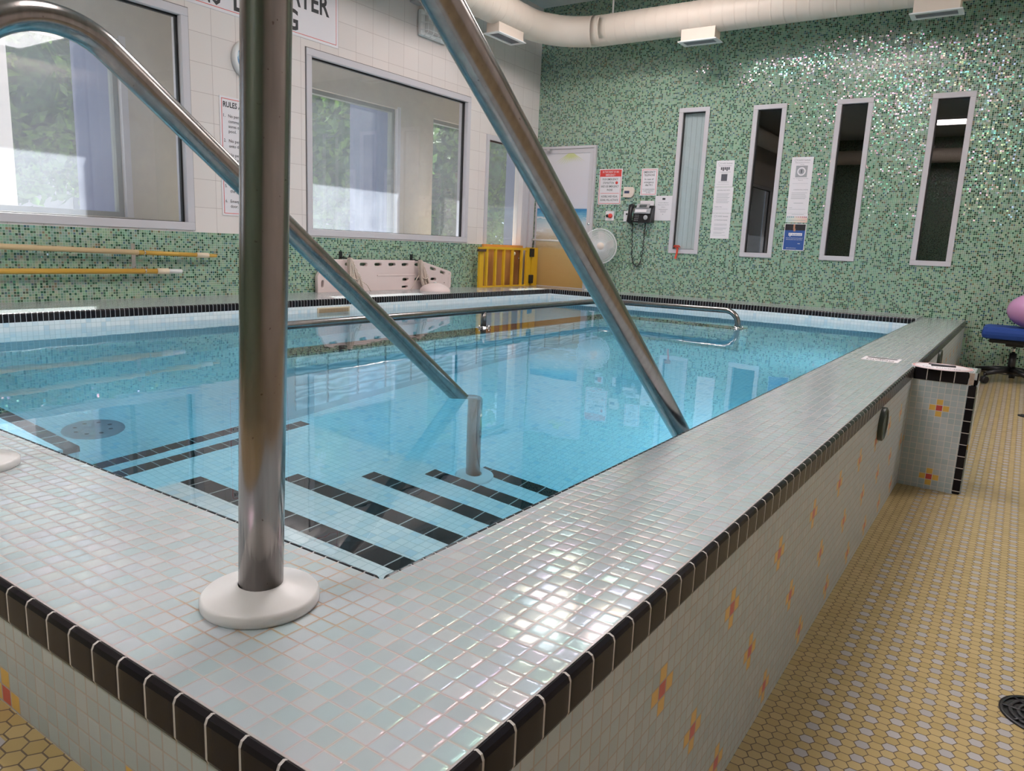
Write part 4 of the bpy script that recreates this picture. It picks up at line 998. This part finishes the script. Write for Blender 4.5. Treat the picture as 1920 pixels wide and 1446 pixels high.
mb = MB(); mb.box(0.012, 0.04, 5.44 - 5.5, 5.56 - 5.5, 0.385, 0.41); mb.build('latch', mat('dark bronze', (0.08, 0.04, 0.03), 0.4, var=0.1), t)
mb = MB(); mb.lathe([(0.008, 0), (0.012, 0), (0.012, 0.003), (0.008, 0.003)], (0.014, 6.20 - 5.5, 0.325), axis=(1, 0, 0), seg=14); mb.build('key_ring', M_chrome, t)

# ------------------------------------------------------------------ spine board
def curve_plate(name, outline, holes, depth, m_, parent, bev=0.004):
    """outline and holes in (y,z) of the parent; plate faces +X."""
    cu = D.curves.new('c', 'CURVE'); cu.dimensions = '2D'; cu.fill_mode = 'BOTH'; cu.extrude = depth; cu.bevel_depth = bev; cu.bevel_resolution = 1
    for pts in [outline] + holes:
        sp = cu.splines.new('POLY'); sp.points.add(len(pts) - 1); sp.use_cyclic_u = True
        for p, q in zip(sp.points, pts): p.co = (q[0], q[1], 0, 1)
    ob = D.objects.new('c', cu); C.objects.link(ob); dg = bpy.context.evaluated_depsgraph_get(); dg.update()
    me = D.meshes.new_from_object(ob.evaluated_get(dg)); D.objects.remove(ob); D.curves.remove(cu)
    me.transform(Matrix(((0, 0, 1, 0), (1, 0, 0, 0), (0, 1, 0, 0), (0, 0, 0, 1)))); me.materials.clear(); me.materials.append(m_); me.name = name
    o = D.objects.new(name, me); C.objects.link(o); o.parent = parent; return o
def hole(cy, cz, w_=0.10, h_=0.034, ang=0.0):
    r = h_ / 2; out = []
    for s_, a0 in ((1, -PI / 2), (-1, PI / 2)):
        for k in range(7):
            a = a0 + PI * k / 6; y = s_ * (w_ / 2 - r) + r * math.cos(a); z = r * math.sin(a)
            out.append((cy + y * math.cos(ang) - z * math.sin(ang), cz + y * math.sin(ang) + z * math.cos(ang)))
    return out[::-1]
M_board = mat('pinkish white board plastic', (0.72, 0.60, 0.58), 0.4, var=0.03)
sb = thing('spine_board', 'long pinkish white rescue spine board with hand holes leaning on the green wall', 'rescue board', (XL + 0.035, 4.2, 0.014))
oy = 4.2
outl = [(3.40, 0.004), (5.085, 0.004), (5.10, 0.02), (5.10, 0.150), (5.09, 0.162), (4.66, 0.262), (4.64, 0.266), (3.53, 0.266), (3.50, 0.258), (3.41, 0.15), (3.40, 0.13)]
hs = [hole(y, 0.231) for y in (3.56, 3.735, 3.905, 4.082, 4.258, 4.431, 4.606)] + [hole(4.824, 0.192, 0.10, 0.034, -0.24), hole(4.972, 0.157, 0.09, 0.034, -0.24)] + \
     [hole(4.439, 0.095, 0.09), hole(4.606, 0.095, 0.09), hole(4.834, 0.093, 0.09)] + [hole(4.43, 0.028, 0.09, 0.026), hole(4.859, 0.028, 0.09, 0.026)] + \
     [hole(3.447, 0.07, 0.07, 0.034, PI / 2), hole(5.0, 0.055, 0.022, 0.018), hole(5.07, 0.142, 0.018, 0.014)]
pl = curve_plate('board', [(a - oy, b) for a, b in outl], [[(a - oy, b) for a, b in h] for h in hs], 0.014, M_board, sb)
mb = MB(); mb.box(0.016, 0.023, 4.07 - oy, 4.56 - oy, 0.128, 0.140); mb.box(0.016, 0.022, 5.055 - oy, 5.065 - oy, 0.02, 0.11); mb.build('raised_ribs', M_board, sb, bevel=0.003)

def ropem():
    g = NG('white braided rope'); P = g.geo()['Position']; n = g.noise(220, P, 2)
    wv = g.n('ShaderNodeTexWave'); wv.inputs['Scale'].default_value = 45.0; wv.inputs['Distortion'].default_value = 1.0; g.put(wv.inputs['Vector'], P); wv.bands_direction = 'DIAGONAL'
    g.bsdf(g.mix(g.ma('GREATER_THAN', wv.outputs[1], 0.72), (0.74, 0.66, 0.58), (0.40, 0.27, 0.22)), 0.9, Normal=g.bump(n, 0.5, 0.002)); return g.m
M_rope = ropem()
def rope(y, z1, lean, label, n=7, tail=None):
    t = thing('hanging_rope', label, 'rope', (XL + 0.104, y, z1), group='ropes on hooks over the spine board')
    mb = MB()
    for k in range(n):
        w_ = random.uniform(0.014, 0.055); ln = z1 - random.uniform(0.006, 0.03); off = random.uniform(-0.02, 0.02); pts = []
        for i in range(25):
            a = 2 * PI * i / 24; sw = math.sin(a); cz = -ln / 2 + math.cos(a) * ln / 2; f = -cz / ln
            pts.append((0.012 * math.sin(a + k) + 0.008 * (k % 3), sw * w_ * (0.35 + f) + off * f + lean * f, cz))
        mb.tube(pts, 0.0075, 7, caps=False)
    mb.tube([(0.02, lean * .6 - 0.05, -z1 * 0.55), (0.035, lean * .6, -z1 * .6), (0.02, lean * .6 + 0.05, -z1 * 0.52), (-0.0, lean * .6, -z1 * .5)], 0.0065, 7)
    mb.build('coil', M_rope, t)
    if tail: mb = MB(); mb.tube([(0.012, a - y, b - z1) for a, b in tail], 0.004, 6); mb.build('loose_end', M_rope, t)
    h = thing('wall_hook', 'black wall hook holding the %s rope' % ('left' if y < 4 else 'right'), 'hook', (XL, y, z1), group='hooks for the ropes')
    mb = MB(); mb.box(0.0, 0.008, -0.015, 0.015, -0.012, 0.05); mb.tube([(0.0, 0, 0.0), (0.09, 0, -0.004), (0.11, 0, 0.012), (0.112, 0, 0.03)], 0.006, 8); mb.build('hook', M_black, h)
rope(3.686, 0.300, 0.10, 'coiled white rope hanging from the left hook over the spine board', 11, [(3.76, 0.11), (3.83, 0.10), (3.89, 0.07), (3.925, 0.02)])
rope(4.565, 0.288, 0.10, 'coiled white rope hanging from the right hook over the spine board', 11, [(4.55, 0.15), (4.49, 0.08), (4.439, 0.01)])
t = thing('rescue_float', 'pinkish white rounded rescue float on the ledge under the right rope', 'float', (XL + 0.29, 4.58, 0.016))
mb = MB(); mb.lathe([(0.0, 0.075), (0.05, 0.070), (0.10, 0.050), (0.135, 0.022), (0.14, 0.0)], seg=32); mb.build('shell', M_board, t)
mb = MB(); mb.lathe([(0.012, 0.074), (0.016, 0.079), (0.012, 0.083), (0.008, 0.079), (0.012, 0.074)], seg=16); mb.build('eyelet', M_plastic, t)

# ------------------------------------------------------------------ telescopic poles
M_amber = mat('amber painted pole', (0.62, 0.36, 0.06), 0.35, var=0.04); M_tan = mat('tan fibreglass pole', (0.62, 0.46, 0.26), 0.45, var=0.05)
M_coup = mat('cream coupling', (0.78, 0.66, 0.50), 0.5, var=0.02)
XP = XL + 0.06
def pole(label, y_end, z_end, slope, secs):
    t = thing('telescopic_pole', label, 'pole', (XP, y_end, z_end), group='poles on the wall bracket')
    for nm, ya_, yb_, r, m_ in secs:
        mb = MB(); mb.cyl((0, ya_ - y_end, (ya_ - y_end) * slope), (0, yb_ - y_end, (yb_ - y_end) * slope), r, seg=18); mb.build(nm, m_, t)
pole('upper telescopic pole on the wall, tan with an amber end', 2.473, 0.300, -0.026, [('outer_tube', -0.8, 1.91, 0.0165, M_tan), ('inner_tube', 1.91, 2.33, 0.0145, M_amber), ('coupling', 2.32, 2.41, 0.018, M_coup), ('tip', 2.41, 2.473, 0.012, M_amber)])
pole('lower telescopic pole on the wall, amber with a white end', 2.207, 0.194, -0.004, [('outer_tube', -1.2, 2.04, 0.0165, M_amber), ('coupling', 2.03, 2.11, 0.020, M_coup), ('tip', 2.11, 2.207, 0.014, M_plastic)])
t = thing('pole_bracket', 'slim steel wall bracket holding the two poles', 'bracket', (XL, 1.91, 0.28))
mb = MB(); mb.box(0, 0.006, -0.012, 0.012, -0.10, 0.09); mb.build('strip', M_chrome, t)
for z in (0.316, 0.197):
    mb = MB(); pts = [(0.0, 0.04, z - 0.28 - 0.02), (0.06, 0.04, z - 0.28 - 0.021), (0.081, 0.04, z - 0.28), (0.06, 0.04, z - 0.28 + 0.022)]; mb.tube(pts, 0.0035, 8); mb.tube([(0.004, 0, z - .28 - 0.02), (0.004, 0.04, z - .28 - 0.02)], 0.0035, 8); mb.build('clip', M_chrome, t)

# ------------------------------------------------------------------ pedestal fan
t = thing('pedestal_fan', 'white round pedestal fan on the far ledge by the mural door', 'fan', (-3.13, 6.46, 0.016))
hd = Vector((0.06, -0.06, 0.475)); ax = Vector((0.62, -0.78, 0.06)).normalized(); q = ax.to_track_quat('Z', 'Y').to_matrix()
fr = 0.182
mb = MB(); mb.lathe([(0, 0.0), (0.11, 0.0), (0.11, 0.012), (0.03, 0.03), (0, 0.03)], (0, 0, 0), seg=32); mb.build('base', M_plastic, t)
mb = MB(); mb.cyl((0, 0, 0.02), (0, 0, 0.42), 0.012, seg=14); mb.build('pole', M_plastic, t)
mb = MB(); mb.lathe([(0, -0.11), (0.045, -0.10), (0.055, -0.04), (0.05, -0.01), (0, -0.01)], hd, axis=ax, seg=24); mb.build('motor', M_plastic, t)
gd = MB()
gd.lathe([(fr - 0.005, 0.0), (fr + 0.004, 0.0), (fr + 0.004, 0.012), (fr - 0.005, 0.012), (fr - 0.005, 0.0)], hd, axis=ax, seg=48)
for sgn in (1, -1):
    for k in range(84):
        a = 2 * PI * k / 84; pts = []
        for i in range(6):
            f = i / 5; r = 0.035 + (fr - 0.035) * f; z = 0.006 + sgn * (0.045 * math.cos(f * PI / 2)); aa = a + 0.5 * f * sgn
            pts.append(hd + q @ Vector((r * math.cos(aa), r * math.sin(aa), z)))
        gd.tube(pts, 0.0019, 4, caps=False)
    for r in (0.055, 0.075, 0.095, 0.115, 0.135, 0.155):
        z = 0.006 + sgn * 0.045 * math.cos((r - 0.035) / (fr - 0.035) * PI / 2)
        gd.tube([hd + q @ Vector((r * math.cos(2 * PI * i / 36), r * math.sin(2 * PI * i / 36), z)) for i in range(37)], 0.0016, 4, caps=False)
gd.build('wire_guard', M_plastic, t)
mb = MB(); mb.lathe([(0, 0.060), (0.034, 0.058), (0.040, 0.048), (0.040, 0.044)], hd, axis=ax, seg=28); mb.build('centre_badge', mat('cream plastic', (0.78, 0.66, 0.58), 0.4), t)
for k in range(5):
    mb = MB(); rows = []
    for i in range(6):
        f = i / 5; r = 0.03 + 0.12 * f; w_ = 0.25 + 0.42 * math.sin(f * PI * 0.8 + 0.4)
        row = []
        for j in range(5):
            g_ = (j / 4 - 0.5); a = k * 2 * PI / 5 + g_ * w_ * 1.25 + 0.25 * f; row.append(mb.bm.verts.new(hd + q @ Vector((r * math.cos(a), r * math.sin(a), 0.004 + g_ * 0.035))))
        rows.append(row)
    for a_, b_ in zip(rows, rows[1:]):
        for j in range(4): mb.bm.faces.new((a_[j], a_[j + 1], b_[j + 1], b_[j])).smooth = True
    o = mb.build('blade', mat('pale fan blade', (0.66, 0.62, 0.58), 0.35, var=0.03), t); so = o.modifiers.new('s', 'SOLIDIFY'); so.thickness = 0.002

# ------------------------------------------------------------------ chair with ball
def floor_z(y): return FZ if y < 3.3 else FZ + (FB - FZ) * (y - 3.3) / (YB - 3.3)
cx, cy = 0.70, 6.22; cz = floor_z(cy)
t = thing('office_stool', 'office chair with a blue seat and black star base against the green wall', 'chair', (cx, cy, cz))
mb = MB(); mb.box(-0.225, 0.235, -0.22, 0.20, 0.345, 0.435, bev=0.035); mb.build('seat', mat('royal blue fabric', (0.01, 0.055, 0.28), 0.75, var=0.15, scale=30), t)
mb = MB(); mb.box(-0.17, 0.17, -0.17, 0.16, 0.315, 0.347, bev=0.01); mb.box(-0.06, 0.06, -0.05, 0.1, 0.285, 0.32, bev=0.008); mb.build('seat_shell', M_black, t)
mb = MB(); mb.cyl((0, 0, 0.22), (0, 0, 0.30), 0.012, seg=14); mb.build('gas_lift', M_chrome, t)
mb = MB(); mb.cyl((0, 0, 0.07), (0, 0, 0.235), 0.026, seg=18); mb.build('column', M_black, t)
for k in range(5):
    a = 0.25 + k * 2 * PI / 5; c_, s_ = math.cos(a), math.sin(a)
    mb = MB(); mb.tube([(0, 0, 0.105), (0.12 * c_, 0.12 * s_, 0.095), (0.25 * c_, 0.25 * s_, 0.075)], 0.024, 10, rfn=lambda f: 1.1 - 0.4 * f); mb.build('base_arm', M_black, t)
    mb = MB(); mb.cyl((0.25 * c_ - 0.02 * s_, 0.25 * s_ + 0.02 * c_, 0.028), (0.25 * c_ + 0.02 * s_, 0.25 * s_ - 0.02 * c_, 0.028), 0.027, seg=18); mb.cyl((0.25 * c_, 0.25 * s_, 0.04), (0.25 * c_, 0.25 * s_, 0.08), 0.008, seg=8); mb.build('caster', M_black, t)
t = thing('exercise_ball', 'glossy pink ball resting on the blue chair seat', 'ball', (cx + 0.095, cy - 0.03, cz + 0.435))
mb = MB(); n = 20; mb.lathe([(0.185 * math.sin(PI * i / n), 0.135 - 0.135 * math.cos(PI * i / n)) for i in range(n + 1)], seg=40); mb.build('ball', mat('pink vinyl', (0.60, 0.30, 0.52), 0.25, var=0.03), t)
mb = MB(); mb.lathe([(0, 0.274), (0.012, 0.272), (0.012, 0.266)], (0, 0, 0), seg=14); mb.build('plug', mat('pink plug', (0.75, 0.50, 0.65), 0.3), t)
t = thing('power_cable', 'thin black cable lying along the base of the green wall', 'cable', (0.6, 6.6, FB))
mb = MB(); mb.tube([(-0.2, 0.01, 0.006), (0.1, -0.03, 0.002), (0.5, -0.10, -0.001), (1.0, -0.05, 0.002), (1.7, 0.0, 0.005)], 0.004, 6); mb.build('cable', M_black, t)

# ------------------------------------------------------------------ floor drains
def drain(x, y, r, label):
    z = floor_z(y); t = thing('floor_drain', label, 'drain', (x, y, z))
    mb = MB(); mb.lathe([(r * 0.9, 0.004), (r, 0.004), (r, 0.0)], seg=40); mb.lathe([(0, 0.0006), (r * 0.95, 0.0006)], seg=40); mb.build('rim', M_black, t)
    mb = MB(); k = r * 0.78
    while k > r * 0.1:
        mb.lathe([(k, 0.001), (k, 0.005), (k - r * 0.09, 0.005), (k - r * 0.09, 0.001)], seg=36); k -= r * 0.19
    for i in range(8):
        a = i * PI / 4; mb.tube([(r * 0.1 * math.cos(a), r * 0.1 * math.sin(a), 0.004), (r * 0.92 * math.cos(a), r * 0.92 * math.sin(a), 0.004)], r * 0.03, 5)
    mb.build('grate', mat('dark grate metal', (0.05, 0.05, 0.055), 0.4, 0.6, var=0.3, scale=40), t)
drain(0.862, 1.272, 0.085, 'round black floor drain at the right edge near the viewer')
drain(0.835, 5.04, 0.06, 'small round floor drain farther along the walkway')

# ------------------------------------------------------------------ stickers on the coping, round plates on the outer wall
t = thing('coping_sticker', 'small rectangular black and white no diving marker on the coping', 'marker', (0.175, 3.215, 0.0))
mb = MB(); mb.box(-0.080, 0.080, -0.072, 0.072, 0, 0.0012); mb.build('tile', M_paper, t)
mb = MB(); mb.box(-0.065, 0.065, 0.020, 0.055, 0.0012, 0.0018); mb.build('black_band', M_ink, t)
text_obj('lettering', [('NO', 0, -0.012, 0.022, 0.035, 'c'), ('DIVING', 0, -0.052, 0.030, 0.12, 'c')], M_ink, t, 'xy').location = (0, 0, 0.0016)
t = thing('round_marker', 'round white marker with a thin red ring on top of the buttress', 'marker', (0.435, 3.172, 0.0006))
mb = MB(); mb.lathe([(0, 0.0012), (0.125, 0.0012), (0.125, 0)], seg=48); mb.build('disc', M_paper, t)
mb = MB(); mb.lathe([(0.112, 0.0017), (0.121, 0.0017)], seg=48); mb.build('red_ring', mat('faded red print', (0.60, 0.30, 0.28), 0.6), t)
text_obj('lettering', [('NO DIVING', 0, -0.06, 0.026, 0.15, 'c')], M_grey_ink, t, 'xy').location = (0, 0, 0.0016)
mb = MB(); mb.tube([(-0.045, 0.0, 0.003), (0.0, 0.01, 0.003), (0.05, 0.03, 0.003)], 0.006, 6); mb.tube([(-0.06, 0.05, 0.003), (0.05, 0.045, 0.003)], 0.003, 6); mb.build('diver_pictogram', M_ink, t)
def jet(y, z, r, label, m_):
    t = thing('wall_plate', label, 'wall plate', (CW - 0.004, y, z), group='round plates on the outer pool wall')
    mb = MB(); mb.lathe([(0, 0.012), (r * 0.85, 0.012), (r * 0.88, 0.010)], axis=(1, 0, 0), seg=36); mb.build('face', m_, t)
    mb = MB(); mb.lathe([(r * 0.86, 0.010), (r * 0.9, 0.018), (r, 0.014), (r, 0.0)], axis=(1, 0, 0), seg=36); mb.build('rim', mat('dark green rim', (0.04, 0.06, 0.05), 0.4, var=0.1), t)
jet(2.235, -0.118, 0.062, 'round grey green plate under the black edge on the outer pool wall', mat('grey green glass', (0.20, 0.26, 0.23), 0.2, var=0.1))
jet(4.38, -0.100, 0.062, 'round brown plate on the outer pool wall beyond the buttress', mat('brown plate', (0.20, 0.15, 0.13), 0.3, var=0.1))
